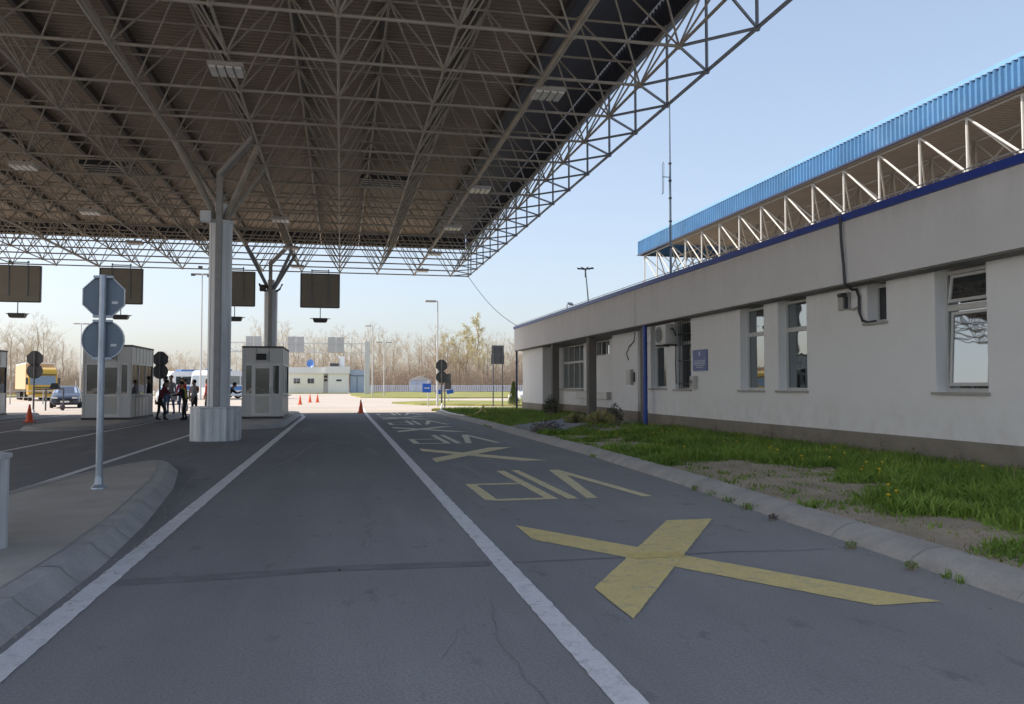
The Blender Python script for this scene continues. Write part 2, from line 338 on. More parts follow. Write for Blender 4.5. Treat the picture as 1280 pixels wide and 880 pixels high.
# ------------------------------------------------------------------ camera, light, world
cam=bpy.data.cameras.new('camera'); co=bpy.data.objects.new('camera',cam); COL.objects.link(co); S.camera=co
cam.sensor_width=36; cam.lens=1019.36/1280*36; cam.clip_end=2000; cam.clip_start=.05
co.location=(0,0,1.45); co.rotation_euler=(PI/2+.0417,0,-.20697)
SUN_EL=R(42); SUN_AZ=R(-77)   # azimuth from +Y towards +X
w=bpy.data.worlds.new('World'); S.world=w; w.use_nodes=True; nt=w.node_tree
sky=nt.nodes.new('ShaderNodeTexSky'); sky.sky_type='NISHITA'; sky.sun_disc=False; sky.sun_elevation=SUN_EL; sky.sun_rotation=SUN_AZ
sky.air_density=1.0; sky.dust_density=2.6; sky.ozone_density=2.2; sky.altitude=100
bg=nt.nodes['Background']; bg.inputs['Strength'].default_value=.15
hs=nt.nodes.new('ShaderNodeGamma'); hs.inputs['Gamma'].default_value=.60; nt.links.new(sky.outputs[0],hs.inputs['Color'])   # soft haze: evens out the sky's contrast
tm=nt.nodes.new('ShaderNodeMix'); tm.data_type='RGBA'; tm.blend_type='MULTIPLY'; tm.inputs['Factor'].default_value=1; tm.inputs[7].default_value=(2.64,2.64,2.72,1); nt.links.new(hs.outputs[0],tm.inputs[6]); nt.links.new(tm.outputs[2],bg.inputs[0])
sl=bpy.data.lights.new('sun','SUN'); so=bpy.data.objects.new('sun',sl); COL.objects.link(so)
sl.energy=5; sl.angle=R(.5); sl.color=(1,.93,.82)
d=Vector((math.sin(SUN_AZ)*math.cos(SUN_EL),math.cos(SUN_AZ)*math.cos(SUN_EL),math.sin(SUN_EL)))
so.rotation_euler=d.to_track_quat('Z','Y').to_euler(); so.location=(-30,10,40)
S.view_settings.view_transform='Standard'; S.view_settings.look='None'; S.view_settings.exposure=0; S.view_settings.gamma=1
S.render.engine='CYCLES'; S.render.resolution_x=1024; S.render.resolution_y=704
try: S.cycles.max_bounces=8; S.cycles.diffuse_bounces=5
except Exception: pass
# ------------------------------------------------------------------ ground
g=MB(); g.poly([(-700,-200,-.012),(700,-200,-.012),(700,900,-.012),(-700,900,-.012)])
struct('ground',g,M['apron'],'paved ground beyond the canopy, sunlight painted into its pale colour')
g=MB(); g.poly([(-21,-25,0),(9,-25,0),(9,45.25,0),(-21,45.25,0)])  # asphalt stops short so the unseen pale ground at left bounces fill light
struct('road',g,M['asphalt'],'dark grey asphalt lanes under the canopy')
def strip(mb,pts,wd,z):
    for a,b in zip(pts,pts[1:]):
        a=Vector((*a,0));b=Vector((*b,0)); d=(b-a).normalized(); n=Vector((-d.y,d.x,0))*wd/2
        mb.poly([(a-n)+Vector((0,0,z)),(b-n)+Vector((0,0,z)),(b+n)+Vector((0,0,z)),(a+n)+Vector((0,0,z))])
_lr=random.Random(23)
def rag_line(mb):
    out=MB()
    for f in mb.f:
        A,B,C_,D=[Vector(mb.v[i]) for i in f]; L=(B-A).length; k=max(1,int(L/.08))
        l=[A.lerp(B,q/k) for q in range(k+1)]; r=[D.lerp(C_,q/k) for q in range(k+1)]
        for q in range(1,k):
            l[q].x+=_lr.gauss(0,.003)+.002*noise.noise((l[q].y*4,0,1)); r[q].x+=_lr.gauss(0,.003)+.002*noise.noise((r[q].y*4,5,1))
        out.add(l+r,[(q,q+1,k+2+q,k+1+q) for q in range(k)])
    return out
for x,y0,y1,wd in((1.31,-4,52,.16),(-1.70,-4,40,.17),(-4.35,-4,28.5,.13),(-7.33,-4,44,.13),(-10.35,-4,36,.13),(-13.3,0,44.5,.13)):
    mb=MB(); strip(mb,[(x,y0+(y1-y0)*t/8) for t in range(9)],wd,.004)
    if x==-1.70:
        mb=MB(); strip(mb,[(x,y0+(34-y0)*t/8) for t in range(9)],wd,.004); strip(mb,[(-1.7,34),(-1.66,37),(-1.7,40),(-1.95,43),(-2.3,45.1)],wd,.0045)
    if x==1.31:
        mb=MB(); strip(mb,[(x,y0+(45-y0)*t/8) for t in range(9)],wd,.004); strip(mb,[(x,45),(x+.1,60),(x+.8,85)],.22,.0045)
    struct('lane_line',rag_line(mb) if x>-5 else mb,M['white_line'],'white painted lane line on the asphalt')
_jr=random.Random(17)
def ragged(mb,amp=.0035,step=.05):
    nv=[];nf=[]
    for f in mb.f:
        P=[Vector(mb.v[i]) for i in f]; out=[]
        for a,b in zip(P,P[1:]+P[:1]):
            L=(b-a).length; k=max(1,int(L/step)); n_=Vector((-(b-a).y,(b-a).x,0)); n_=n_/n_.length if n_.length else n_
            for q in range(k):
                p=a+(b-a)*q/k
                if q: p=p+n_*_jr.gauss(0,amp*.5)+n_*amp*1.2*noise.noise((p.x*6,p.y*6,1))
                out.append(p)
        b0=len(nv); nv+=[tuple(p) for p in out]; nf.append(list(range(b0,b0+len(out))))
    mb.v=nv; mb.f=nf; return mb
# VIP lane markings
def xmark(y0,L,m,nm):
    mb=MB(); s=L/3.5
    P=lambda x,y,z: (x,y0+y*s,z)
    mb.poly([P(1.79,3.52,.004),P(1.79,2.72,.004),P(3.47,0,.004),P(3.97,0,.004)])
    mb.poly([P(1.79,.82,.0065),P(1.79,.02,.0065),P(3.98,3.48,.0065),P(3.45,3.48,.0065)])
    struct('road_marking',ragged(mb),m,nm)
def vip(y0,m,nm):
    mb=MB(); Q=lambda pts,z=.004:[(x,y0+y,z) for x,y in pts]
    mb.poly(Q([(2.60,.17),(2.75,0),(2.75,3.57),(2.61,3.57)]))
    mb.poly(Q([(1.93,0),(2.75,0),(2.60,.17),(1.97,.17)]))
    mb.poly(Q([(1.81,.12),(1.93,0),(1.97,.17),(1.96,1.66),(1.81,1.83)]))
    mb.poly(Q([(1.96,1.66),(2.61,1.66),(2.61,1.83),(1.81,1.83)]))
    mb.poly(Q([(2.87,0),(3.01,0),(3.01,3.6),(2.88,3.6)]))
    mb.poly(Q([(3.12,0),(3.27,0),(3.62,2.72),(3.70,3.55),(3.53,3.55)]))
    mb.poly(Q([(3.88,0),(4.03,0),(3.70,3.55),(3.62,2.72)],.0055))
    struct('road_marking',ragged(mb),m,nm)
xmark(4.84,3.5,M['yellow'],'large yellow X painted nearest in the lane'); vip(10.17,M['yellow2'],'yellow VIP lettering after the nearest X')
xmark(15.5,3.5,M['yellow2'],'pale X painted second in the lane'); vip(20.55,M['yellow3'],'pale VIP lettering second in the lane')
xmark(25.75,3.4,M['yellow3'],'pale X painted third in the lane'); vip(30.75,M['yellow3'],'pale VIP lettering third in the lane')
xmark(35.7,3.2,M['yellow3'],'pale X painted fourth in the lane'); vip(41.0,M['yellow3'],'pale VIP lettering last in the lane')
mb=MB(); strip(mb,[(2.42,6.63),(2.88,6.63)],.22,.009)
struct('road_marking',mb,M['yellow_dark'],'darker yellow band across the middle of the nearest X')
# seams, cracks, scuffs
mb=MB(); rnd=random.Random(3)
strip(mb,[(-1.62,6.55),(-.8,6.6),(0,6.7),(.7,6.66),(1.2,6.63)],.2,.002)
strip(mb,[(1.2,6.63),(2.2,6.62),(3.4,6.66)],.05,.002); strip(mb,[(3.4,6.66),(3.9,6.58)],.03,.002); strip(mb,[(3.9,6.58),(4.3,6.6)],.015,.002)
struct('road_seam',mb,M['asphalt_seam'],'dark transverse joint across the lanes')
def crack(pts,wd,m,nm,j=.03,z=.0022):
    mb=MB(); P=[]
    for a,b in zip(pts,pts[1:]):
        n=max(2,int(math.dist(a,b)/.12))
        for k in range(n):
            t=k/n; P.append((a[0]+(b[0]-a[0])*t+rnd.uniform(-j,j),a[1]+(b[1]-a[1])*t+rnd.uniform(-j,j)))
    P.append(pts[-1])
    for a,b in zip(P,P[1:]): strip(mb,[a,b],wd*rnd.uniform(.5,1.3),z)
    struct('road_crack',mb,m,nm)
crack([(.95,3.6),(.88,4.6),(1.0,5.5)],.006,M['asphalt_mid'],'thin crack beside the right lane line',.02)
crack([(.55,4.4),(.7,4.9)],.005,M['asphalt_mid'],'short hairline crack in the near lane',.02)
crack([(.2,7.4),(.35,9),(.25,11.2),(.6,13)],.01,M['asphalt_mid'],'long hairline crack along the lane',.04)
for pts in ([(-2.4,11.6),(-1.5,13.2),(-.9,17),(-.6,22)],[(-2.6,13.5),(-1.2,18),(.3,22)],[(-1.4,24),(.2,21.5),(.9,20.8)],[(-2.2,27),(-.8,23.5),(.2,21)]):
    crack(pts,.03,M['scuff'],'pale scuff mark on the asphalt',.015,.0026)
# traffic islands: sloped kerb ring + concrete top
def island(outline,nm,h=.13,ins=.15,kerbm='kerb_grey'):
    pts=[Vector((*p,0)) for p in outline]; n=len(pts)
    area=sum(pts[i].x*pts[(i+1)%n].y-pts[(i+1)%n].x*pts[i].y for i in range(n))
    if area<0: pts.reverse()
    def inset(d):
        o=[]
        for i in range(n):
            a,b,c=pts[i-1],pts[i],pts[(i+1)%n]
            d1=(b-a).normalized();d2=(c-b).normalized(); n1=Vector((-d1.y,d1.x,0));n2=Vector((-d2.y,d2.x,0)); m=(n1+n2)
            m=m/max(.4,m.length_squared)*2 if m.length>0 else n1
            o.append(b+m*d)
        for _ in range(30):
            bad=False
            for i in range(n):
                j=(i+1)%n
                if (o[j]-o[i]).dot(pts[j]-pts[i])<-1e-9:
                    mid=(o[i]+o[j])/2; o[i]=mid.copy(); o[j]=mid.copy(); bad=True
            if not bad: break
        return o
    r0=inset(0);r1=inset(.09);r2=inset(ins);r3=inset(ins+.15);r4=inset(ins+.163)
    kb=MB(); vs=[]
    for rr,z in((r0,0),(r1,h*.5),(r2,h),(r3,h+.005)): vs+=[(p.x,p.y,z) for p in rr]
    fs=[(a*n+i,a*n+(i+1)%n,(a+1)*n+(i+1)%n,(a+1)*n+i) for a in range(3) for i in range(n)]
    kb.add(vs,fs); struct('kerb',kb,M[kerbm],'kerb ring round '+nm,fixn=False,smooth=True)
    jb=MB()
    tot=0
    for i in range(n):
        a,b=pts[i],pts[(i+1)%n]; L=(b-a).length
        q=0
        while tot+ (L-q) > .9:
            q+=.9-tot; tot=0; t=q/L
            A=[x[i].lerp(x[(i+1)%n],t) for x in(r0,r1,r2,r3)]; zz=[0,h*.5,h,h+.005]; dd=(b-a).normalized()*.012
            for k in range(3):
                jb.poly([A[k]-dd+Vector((0,0,zz[k]+.004)),A[k]+dd+Vector((0,0,zz[k]+.004)),A[k+1]+dd+Vector((0,0,zz[k+1]+.004)),A[k+1]-dd+Vector((0,0,zz[k+1]+.004))])
        tot+=L-q
    vs=[(p.x,p.y,h+.009) for p in r3]+[(p.x,p.y,h+.009) for p in r4]
    jb.add(vs,[(i,(i+1)%n,n+(i+1)%n,n+i) for i in range(n)])
    struct('kerb_joint',jb,M['joint'],'joints in the kerb of '+nm,fixn=False)
    tb=MB(); uq=[]
    for p in r3:
        if not uq or (p-uq[-1]).length>.01: uq.append(p)
    tb.poly([(p.x,p.y,h+.004) for p in uq]); struct('traffic_island',tb,M['concrete'],nm)
def nose_island(xc,hw,y0,y1):
    o=[]
    for k in range(9):
        t=PI*k/8; o.append((xc-hw*math.cos(t) ,y1-1.6+1.6*math.sin(t)))
    for k in range(9):
        t=PI*k/8; o.append((xc+hw*math.cos(t),y0+1.6-1.6*math.sin(t)))
    return o
island([(-1.8,-6),(-1.83,3),(-1.84,5.1),(-1.87,7.2),(-2.0,9.3),(-2.3,12.3),(-2.62,14.4),(-2.75,15.1),(-2.95,15.6),(-3.2,15.82),(-3.45,15.7),(-3.65,15.2),(-3.9,14.2),(-4.2,12.0),(-4.25,9),(-4.25,-6)],'near concrete traffic island')
island(nose_island(-3.05,1.12,28.6,45),'island under the middle booth')
island(nose_island(-9.0,1.45,28.6,45),'island under the left booth')
island(nose_island(-15.6,1.35,32,45),'island under the far left booth')
mb=MB()
for y in (9.0,12.6,5.6): strip(mb,[(-4.0,y-.1),(-3,y),(-2.5,y+.05)] if y>9 else [(-4.0,y-.1),(-3,y),(-2.3,y+.05)],.012,.138)
struct('island_joint',mb,M['joint'],'shallow joints across the near island top')
# right kerb and verge
KP=[(4.05,-6),(4.3,0),(4.46,4.6),(4.6,6.4),(4.7,8.4),(4.92,11.4),(5.08,16),(5.1,23),(5.15,31),(5.02,40),(4.95,43.5),(5.2,45.6),(6.2,47.5)]
def resample(P,n):
    out=[]
    L=[0]
    for a,b in zip(P,P[1:]): L.append(L[-1]+math.dist(a,b))
    for k in range(n+1):
        s=L[-1]*k/n
        for i in range(len(P)-1):
            if s<=L[i+1]+1e-9:
                t=(s-L[i])/(L[i+1]-L[i]); out.append((P[i][0]+(P[i+1][0]-P[i][0])*t,P[i][1]+(P[i+1][1]-P[i][1])*t)); break
    return out
KR=resample(KP,90)
kb=MB(); prof=[(0,0),(.05,.05),(.17,.115),(.32,.13),(.36,.10)]
vs=[]
for i,(x,y) in enumerate(KR):
    a=Vector(KR[max(0,i-1)]);b=Vector(KR[min(len(KR)-1,i+1)]); d=(b-a).normalized(); nn=Vector((d.y,-d.x))
    wob=.008*noise.noise((y*1.3,0,5))
    for o,z in prof: vs.append((x+nn.x*(o+wob),y+nn.y*(o+wob),z))
m=len(prof)
kb.add(vs,[(i*m+k,(i+1)*m+k,(i+1)*m+k+1,i*m+k+1) for i in range(len(KR)-1) for k in range(m-1)])
struct('kerb',kb,M['kerb'],'pale concrete kerb along the verge',smooth=True)
jb=MB()
for i in range(2,len(KR)-1):
    if i%2: continue
    x,y=KR[i]; a=Vector(KR[i-1]);b=Vector(KR[i+1]); d=(b-a).normalized(); nn=Vector((d.y,-d.x)); dd=d*.008
    for (o,z),(o2,z2) in zip(prof[:3],prof[1:4]):
        jb.poly([(x+nn.x*o-dd.x,y+nn.y*o-dd.y,z+.004),(x+nn.x*o+dd.x,y+nn.y*o+dd.y,z+.004),(x+nn.x*o2+dd.x,y+nn.y*o2+dd.y,z2+.004),(x+nn.x*o2-dd.x,y+nn.y*o2-dd.y,z2+.004)])
struct('kerb_joint',jb,M['joint'],'joints in the verge kerb',fixn=False)
def kx(y):
    for a,b in zip(KP,KP[1:]):
        if a[1]<=y<=b[1]: return a[0]+(b[0]-a[0])*(y-a[1])/(b[1]-a[1])
    return 4.3 if y<0 else 5.0
# verge surface with slight undulation
gx=26; gy=100; vs=[];fs=[]
for j in range(gy+1):
    y=-6+(46.2+6)*j/gy
    for i in range(gx+1):
        t=i/gx; x0=kx(y)+.33; x=x0+(13.2-x0)*t
        z=.105+.035*min(1,t*3)+.03*noise.noise((x*.9,y*.9,0))+.012*noise.noise((x*4,y*4,3))
        vs.append((x,y,z))
for j in range(gy):
    for i in range(gx): a=j*(gx+1)+i; fs.append((a,a+1,a+gx+2,a+gx+1))
mb=MB(); mb.add(vs,fs); struct('verge',mb,M['soil'],'bare soil verge between kerb and building',smooth=True)
mb=MB(); mb.prism([(5.42,22.5),(5.47,25.7),(6.6,27.6),(8.2,30.2),(9.6,33.5),(12.4,33.5),(12.4,27),(8.2,26.6),(7.0,24.2),(6.2,22.4)],.02,.185)
struct('path',mb,M['path'],'grey concrete path from the kerb to the entrance')
def inpath(x,y):
    P=[(5.0,22.3),(5.0,25.9),(6.6,27.9),(8.2,30.5),(9.6,33.7),(12.6,33.7),(12.6,26.8),(8.2,26.4),(7.0,24),(6.2,22.2)]
    c=False
    for i in range(len(P)):
        (x1,y1),(x2,y2)=P[i],P[i-1]
        if (y1>y)!=(y2>y) and x<(x2-x1)*(y-y1)/(y2-y1)+x1: c=not c
    return c
# sunlit far grass islands
def patch(pts,nm,z=.01,m='turf_sun',h=.12):
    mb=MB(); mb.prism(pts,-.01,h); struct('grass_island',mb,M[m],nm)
patch([(4.2,69),(6,62),(10,58.5),(14,56.5),(30,56),(30,64),(16,72),(9,76)],'sunlit grass island before the far road')
patch([(5.2,47.6),(6.4,47.0),(16,46.6),(16,50.5),(8,51),(5.6,49.5)],'sunlit grass edge beyond the canopy shadow')
patch([(2.4,103),(1.5,130),(2,175),(8,185),(80,185),(80,110),(30,98),(12,95)],'far sunlit grass field')
patch([(-10,158),(-10,164.6),(1.4,164.6),(1.4,158)],'grass strip before the far building')
patch([(-75,118),(-75,140),(-28,140),(-28,124)],'dry grass strip by the truck park')
# grass blades ------------------------------------------------------
def blades(name,pts,mat_,label):
    n=len(pts); V=np.zeros((n*5,3),np.float32); rs=np.random.RandomState(4)
    P=np.array(pts,np.float32); h=P[:,3]; wd=P[:,4]
    a=rs.uniform(0,2*PI,n); ln=rs.uniform(.15,1.15,n)*h; la=rs.uniform(0,2*PI,n)
    dx=np.cos(a)*wd/2; dy=np.sin(a)*wd/2; lx=np.cos(la)*ln; ly=np.sin(la)*ln
    for k,(sx,t,q) in enumerate(((-1,0,1),(1,0,1),(-1,.55,.8),(1,.55,.8),(0,1,0))):
        V[k::5,0]=P[:,0]+sx*dx*q+lx*t*t; V[k::5,1]=P[:,1]+sx*dy*q+ly*t*t; V[k::5,2]=P[:,2]+h*t*(1-.25*t*(ln/np.maximum(h,1e-4)))
    idx=(np.arange(n)*5)[:,None]
    quads=np.concatenate([idx,idx+1,idx+3,idx+2],1); tris=np.concatenate([idx+2,idx+3,idx+4],1)
    me=bpy.data.meshes.new(name); me.vertices.add(n*5); me.vertices.foreach_set('co',V.ravel())
    loops=np.concatenate([quads,tris],1).ravel(); me.loops.add(len(loops)); me.loops.foreach_set('vertex_index',loops.astype(np.int32))
    st=np.stack([np.arange(n)*7,np.arange(n)*7+4],1).ravel(); me.polygons.add(n*2); me.polygons.foreach_set('loop_start',st.astype(np.int32))
    me.materials.append(mat_); me.update(calc_edges=True); me.validate()
    o=bpy.data.objects.new(name,me); COL.objects.link(o); o['kind']='stuff'; o['label']=label; o['category']='grass'; return o
rg=random.Random(11); pts=[];dry=[];flowers=[]
def dens(x,y):
    t=(x-kx(y)-.35)/(10-kx(y)-.35)
    n1=noise.noise((x*.55,y*.4,1.7)); n2=noise.noise((x*1.7,y*1.5,9))
    n3=noise.noise((x*.28,y*.22,31))
    v=(t-.42)*2.2+n1*1.9+n2*1.6+n3*1.5+.88
    if y<7: v-=.7
    if t>.66: v+=.7
    return max(0,min(1,v))
tries=0
while len(pts)<125000 and tries<620000:
    tries+=1
    y=rg.uniform(0,1)**1.5*21+2.5; x=rg.uniform(kx(y)+.3,9.95)
    if inpath(x,y): continue
    d_=dens(x,y)
    if rg.random()>d_**1.3+(.02 if noise.noise((x*1.3,y*1.3,77))>.1 else 0): continue
    near=1+ y/22
    hh=(.035+.20*d_*rg.random())*(1.0+.5*max(0,noise.noise((x*2,y*2,4)))); 
    pts.append((x,y,.10,hh,(.0075 if rg.random()<.72 else .022)*near))
for k in range(420):
    y=rg.uniform(4,23); x=rg.uniform(kx(y)+.4,9.3)
    if inpath(x,y): continue
    for q in range(rg.randrange(5,34)):
        px_,py_=x+rg.gauss(0,.07),y+rg.gauss(0,.09)
        if px_>kx(py_)+.36: pts.append((px_,py_,.10,rg.uniform(.02,.09),rg.choice((.008,.012,.02))*(1+y/25)))
for k in range(26000):
    y=rg.uniform(24,46.3); x=rg.uniform(kx(y)+.34,12.6)
    if inpath(x,y) or x>9.9 and y>40: continue
    pts.append((x,y,.10,rg.uniform(.08,.26),.022))
for k in range(4000):   # kerb joints and gravel edge tufts
    i=rg.randrange(len(KR)); x,y=KR[i]
    if noise.noise((x*3,y*1.1,22))<.22 or y<5 or y>36: continue
    pts.append((x+rg.uniform(-.06,.05),y+rg.uniform(-.12,.12),.0,rg.uniform(.03,.10),.01))
blades('grass',pts,M['grass'],'green weedy grass growing on the verge by the building')
for k in range(3000):
    y=rg.uniform(4,22); x=rg.uniform(kx(y)+.35,9.8)
    if not inpath(x,y): dry.append((x,y,.1,rg.uniform(.03,.12),.008))
for k in range(2500):
    y=rg.uniform(0,1)**1.3*20+4; x=10-abs(rg.gauss(0,.7))
    if x<6: continue
    dry.append((x,y,.1,rg.uniform(.12,.42)*(1 if rg.random()<.2 else .5),.007+.0004*y))
blades('dry_grass',dry,M['grass_dry'],'thin dry stalks among the grass by the wall')
fl=MB()
for k in range(110):
    y=rg.uniform(6,24); x=rg.uniform(kx(y)+1.2,9.6)
    if dens(x,y)<.5 or inpath(x,y): continue
    z=.24+rg.uniform(-.05,.06); fl.tube((x,y,.1),(x,y,z),.004,3); fl.ball((x,y,z),.024,.024,.014,6,4)
o=part('dandelions',fl,M['dandelion']); tag(o,'scattered yellow dandelion heads in the green verge','flowers',kind='stuff')
st=MB()
for k in range(420):
    i=rg.randrange(8,len(KR)-30); x,y=KR[i]; x-=abs(rg.gauss(0,.10)); y+=rg.uniform(-.3,.3); r_=rg.uniform(.004,.012)
    st.ball((x,y,r_*.4),r_,r_*rg.uniform(.7,1.2),r_*.7,5,3)
for k in range(260):
    y=rg.uniform(4,18); x=rg.uniform(kx(y)+.4,8); r_=rg.uniform(.005,.018); st.ball((x,y,.13),r_,r_,r_*.7,5,3)
for k in range(120):
    y=rg.uniform(4,14); x=-1.83-(0 if y<8 else (y-8)*.08)+abs(rg.gauss(0,.05)); r_=rg.uniform(.005,.013); st.ball((x,y,r_*.4),r_,r_,r_*.7,5,3)
o=part('gravel',st,M['gravel']); tag(o,'loose grit and pebbles along the kerbs','gravel',kind='stuff')
# small broad-leaf weeds and shrubs
def leafy(name,loc,label,cat,m,rad,h,n,leaf,group=None,spiky=0,stem=True):
    rr=random.Random(hash(label)%1000 if False else int(loc[0]*100+loc[1]*37)); t=thing(name,label,cat,loc,0,group)
    lf=MB(); sb=MB()
    for k in range(n):
        a=rr.uniform(0,2*PI); q=math.sqrt(rr.random())*rad; hh=h*rr.uniform(.25,1)*(1-.4*q/rad)
        c=Vector((math.cos(a)*q,math.sin(a)*q,hh))
        if spiky:
            b=c*.15; b.z=0; s=Vector((-math.sin(a),math.cos(a),0))*leaf*.022
            lf.add([b-s,b+s,c+s*.5+Vector((0,0,0)),c+Vector((math.cos(a),math.sin(a),-.2))*leaf*.6],[(0,1,2,3)])
        else:
            u=Vector((rr.gauss(0,1),rr.gauss(0,1),rr.gauss(0,.6))).normalized()*leaf; v=u.cross(Vector((rr.gauss(0,1),rr.gauss(0,1),rr.gauss(0,1)))).normalized()*leaf*.45
            lf.add([c-u,c+v,c+u,c-v],[(0,1,2,3)])
        if k%6==0: sb.tube((0,0,-.05),c,.006+rad*.008,3)
    part('foliage',lf,m,t,world=False,fixn=False); 
    if stem: part('stem',sb,M['bark'],t,world=False)
    return t
leafy('weed',(5.75,5.65,.1),'low leafy green weed on bare soil at the right edge','weed',M['grass'],.2,.16,420,.02)
for i,(x,y) in enumerate(((4.62,8.1),(4.72,8.9),(4.85,10.6),(4.5,6.55),(4.45,5.7))):
    leafy('weed',(x-.04,y,.0),['small reddish weed at the kerb foot beside the second VIP side','small weed tuft in the kerb joint level with the nearest X','tiny weed farthest along the kerb foot','low weed at the kerb by the X arm tip','small weed at the kerb foot nearest the camera'][i],'weed',[M['shrub_purple'],M['grass'],M['grass'],M['grass'],M['grass']][i],.05,.09,90,.012,'weeds along the kerb foot')
leafy('shrub',(5.75,22.5,.1),'purple-leaved low shrub at the kerb end of the path','shrub',M['shrub_purple'],.5,.42,420,.035)
leafy('shrub',(8.0,27.3,.1),'yellowish spiky shrub left of the blue drainpipe','shrub',M['shrub_yellow'],.35,.5,150,.25,spiky=1)
leafy('shrub',(8.6,26.4,.1),'pale dry bush in front of the entrance pillar','shrub',M['shrub_yellow'],.45,.6,170,.25,spiky=1)
leafy('shrub',(9.4,27.2,.1),'dark upright shrub beside the blue drainpipe','shrub',M['shrub'],.28,.9,260,.05)
leafy('shrub',(9.0,34.6,.1),'dark upright shrub by the left entrance pillar','shrub',M['shrub'],.3,1.1,420,.055)
leafy('shrub',(7.6,24.2,.1),'low twiggy dark shrub along the near side of the path','shrub',M['shrub_purple'],.4,.22,120,.03)
leafy('shrub',(8.9,25.3,.1),'brownish low shrub between the path and the grass','shrub',M['shrub_purple'],.3,.25,120,.03)
leafy('shrub',(12.2,57.5,.1),'small dark bare shrub standing in the sunlit grass','shrub',M['shrub'],.35,.75,120,.08)
for i,(x,y,hh) in enumerate(((9.8,12.6,.5),(9.75,13.4,.55),(9.7,15.2,.62),(9.72,11.4,.42),(9.75,17.6,.5),(9.7,20.1,.5))):
    leafy('dry_weed',(x,y,.1),['tall dry weed by the plinth below the small window','dry weed a little left of the small window','tallest dry weed by the plinth between the windows','dry weed by the plinth nearest the large window','dry weed below the pair of tall windows','dry weed by the plinth under the blue plaque'][i],'weed',M['shrub_purple'],.07,hh,40,.014,'dry weeds along the plinth')
# conifer
t=thing('conifer','small green conifer at the far corner of the building','conifer',(11.45,54,.1))
lf=MB(); rr=random.Random(5)
for k in range(1500):
    z=rr.random()**.8*1.55; r_=(.42*(1-z/1.6)+.05)*math.sqrt(rr.random()); a=rr.uniform(0,2*PI); c=Vector((math.cos(a)*r_,math.sin(a)*r_,z+.08)); u=Vector((math.cos(a),math.sin(a),.8)).normalized()*.09; v=Vector((-math.sin(a),math.cos(a),0))*.03
    lf.add([c-u,c+v,c+u,c-v],[(0,1,2,3)])
part('foliage',lf,M['needle'],t,world=False,fixn=False); mb=MB(); mb.tube((0,0,-.1),(0,0,1.5),.05,6,.01); part('trunk',mb,M['bark'],t,world=False)
# ------------------------------------------------------------------ big canopy
H0=1.45; HD=6.35; SX=.32756*HD; SY=.32023*HD; X0=-.01571*HD; Y0=2.21074*HD; ZL=H0+HD; ZU=H0+HD*1.2804
def LN(i,j): return Vector((X0+SX*i,Y0+SY*j,ZL))
def UN(i,j): return Vector((X0+SX*i,Y0+SY*j,ZU))
XE=X0+3.5*SX; YE=Y0+16.5*SY; ZF=ZU+.82
canopy=thing('canopy','large grey space-frame canopy roof over the checkpoint lanes','canopy',(0,20,0))
I0=-12; J0=-4
FP=M['frame_paint']
for i in range(I0,4):
    mb=MB(); r_=.055 if i in(-2,2,-6,-10) else .030
    mb.tube(LN(i,J0),LN(i,16),r_,8)
    for j in range(J0,17): mb.ball(LN(i,j),.065 if r_<.05 else .085,.065,.065,8,5)
    part('lower_chord',mb,FP,canopy,smooth=True)
for j in range(J0,17):
    mb=MB(); mb.tube(LN(I0,j),LN(3,j),.033,8); part('lower_chord',mb,FP,canopy,smooth=True)
for i in range(I0,4):
    mb=MB(); mb.tube(UN(i+.5,J0+.5),UN(i+.5,16.5),.032,6)
    for j in range(J0,17): mb.ball(UN(i+.5,j+.5),.07,.07,.07,6,4)
    part('upper_chord',mb,FP,canopy,smooth=True)
for j in range(J0,17):
    mb=MB(); mb.tube(UN(I0+.5,j+.5),UN(3.5,j+.5),.028,6); part('upper_chord',mb,FP,canopy,smooth=True)
diag=[]
for i in range(I0,4):
    for j in range(J0,17):
        for a in(-.5,.5):
            for b in(-.5,.5):
                if i+a<I0 or j+b<J0: continue
                p,q=LN(i,j),UN(i+a,j+b); m_=(p+q)/2; rel=m_-Vector((0,0,1.45)); ang=abs(math.atan2(rel.x,rel.y)-.207); el=math.atan2(rel.z,math.hypot(rel.x,rel.y))
                vis= ang<.62 and el<.48
                diag.append((0 if vis else 1,rel.length,p,q))
diag.sort(key=lambda t:(t[0],t[1])); rest=MB()
for k,(v,dd,p,q) in enumerate(diag):
    if k<100: mb=MB(); mb.tube(p,q,.022,6); part('diagonal_strut',mb,FP,canopy,smooth=True,fixn=False)
    else: rest.tube(p,q,.022,5,caps=False)
o=part('diagonal_strut',rest,FP,canopy,smooth=True,fixn=False); o['kind']='stuff'
FE=M['frame_edge']
ejs=[j+.5 for j in range(J0,16)]+[16.0]
E_=lambda j: Vector((XE,Y0+SY*j,ZL))
for j in ejs:
    mb=MB(); mb.tube(E_(j),Vector((XE,Y0+SY*j,ZU)),.032,6); mb.ball(E_(j),.07,.07,.07,6,4); part('edge_post',mb,FE,canopy,smooth=True)
    if j<16:
        for jj in(j-.5,j+.5):
            if jj>=J0: mb=MB(); mb.tube(LN(3,jj),E_(j),.03,6); part('edge_brace',mb,FE,canopy,smooth=True)
mb=MB(); mb.tube(E_(J0+.5),E_(16),.038,6); part('edge_chord',mb,FE,canopy,smooth=True)
mb=MB(); mb.tube(LN(3,16),E_(16),.035,6); part('edge_chord',mb,FE,canopy,smooth=True)
mb=MB(); mb.box(-29,XE-2.05,1.5,YE-.03,ZF-.06,ZF); part('roof_deck',mb,M['deck'],canopy)
mb=MB(); mb.box(XE-2.045,XE-.03,1.5,YE-.03,ZF-.06,ZF); part('roof_deck',mb,M['deck_dim'],canopy,label='strip of roof deck along the right edge with shade painted in dark bluish')
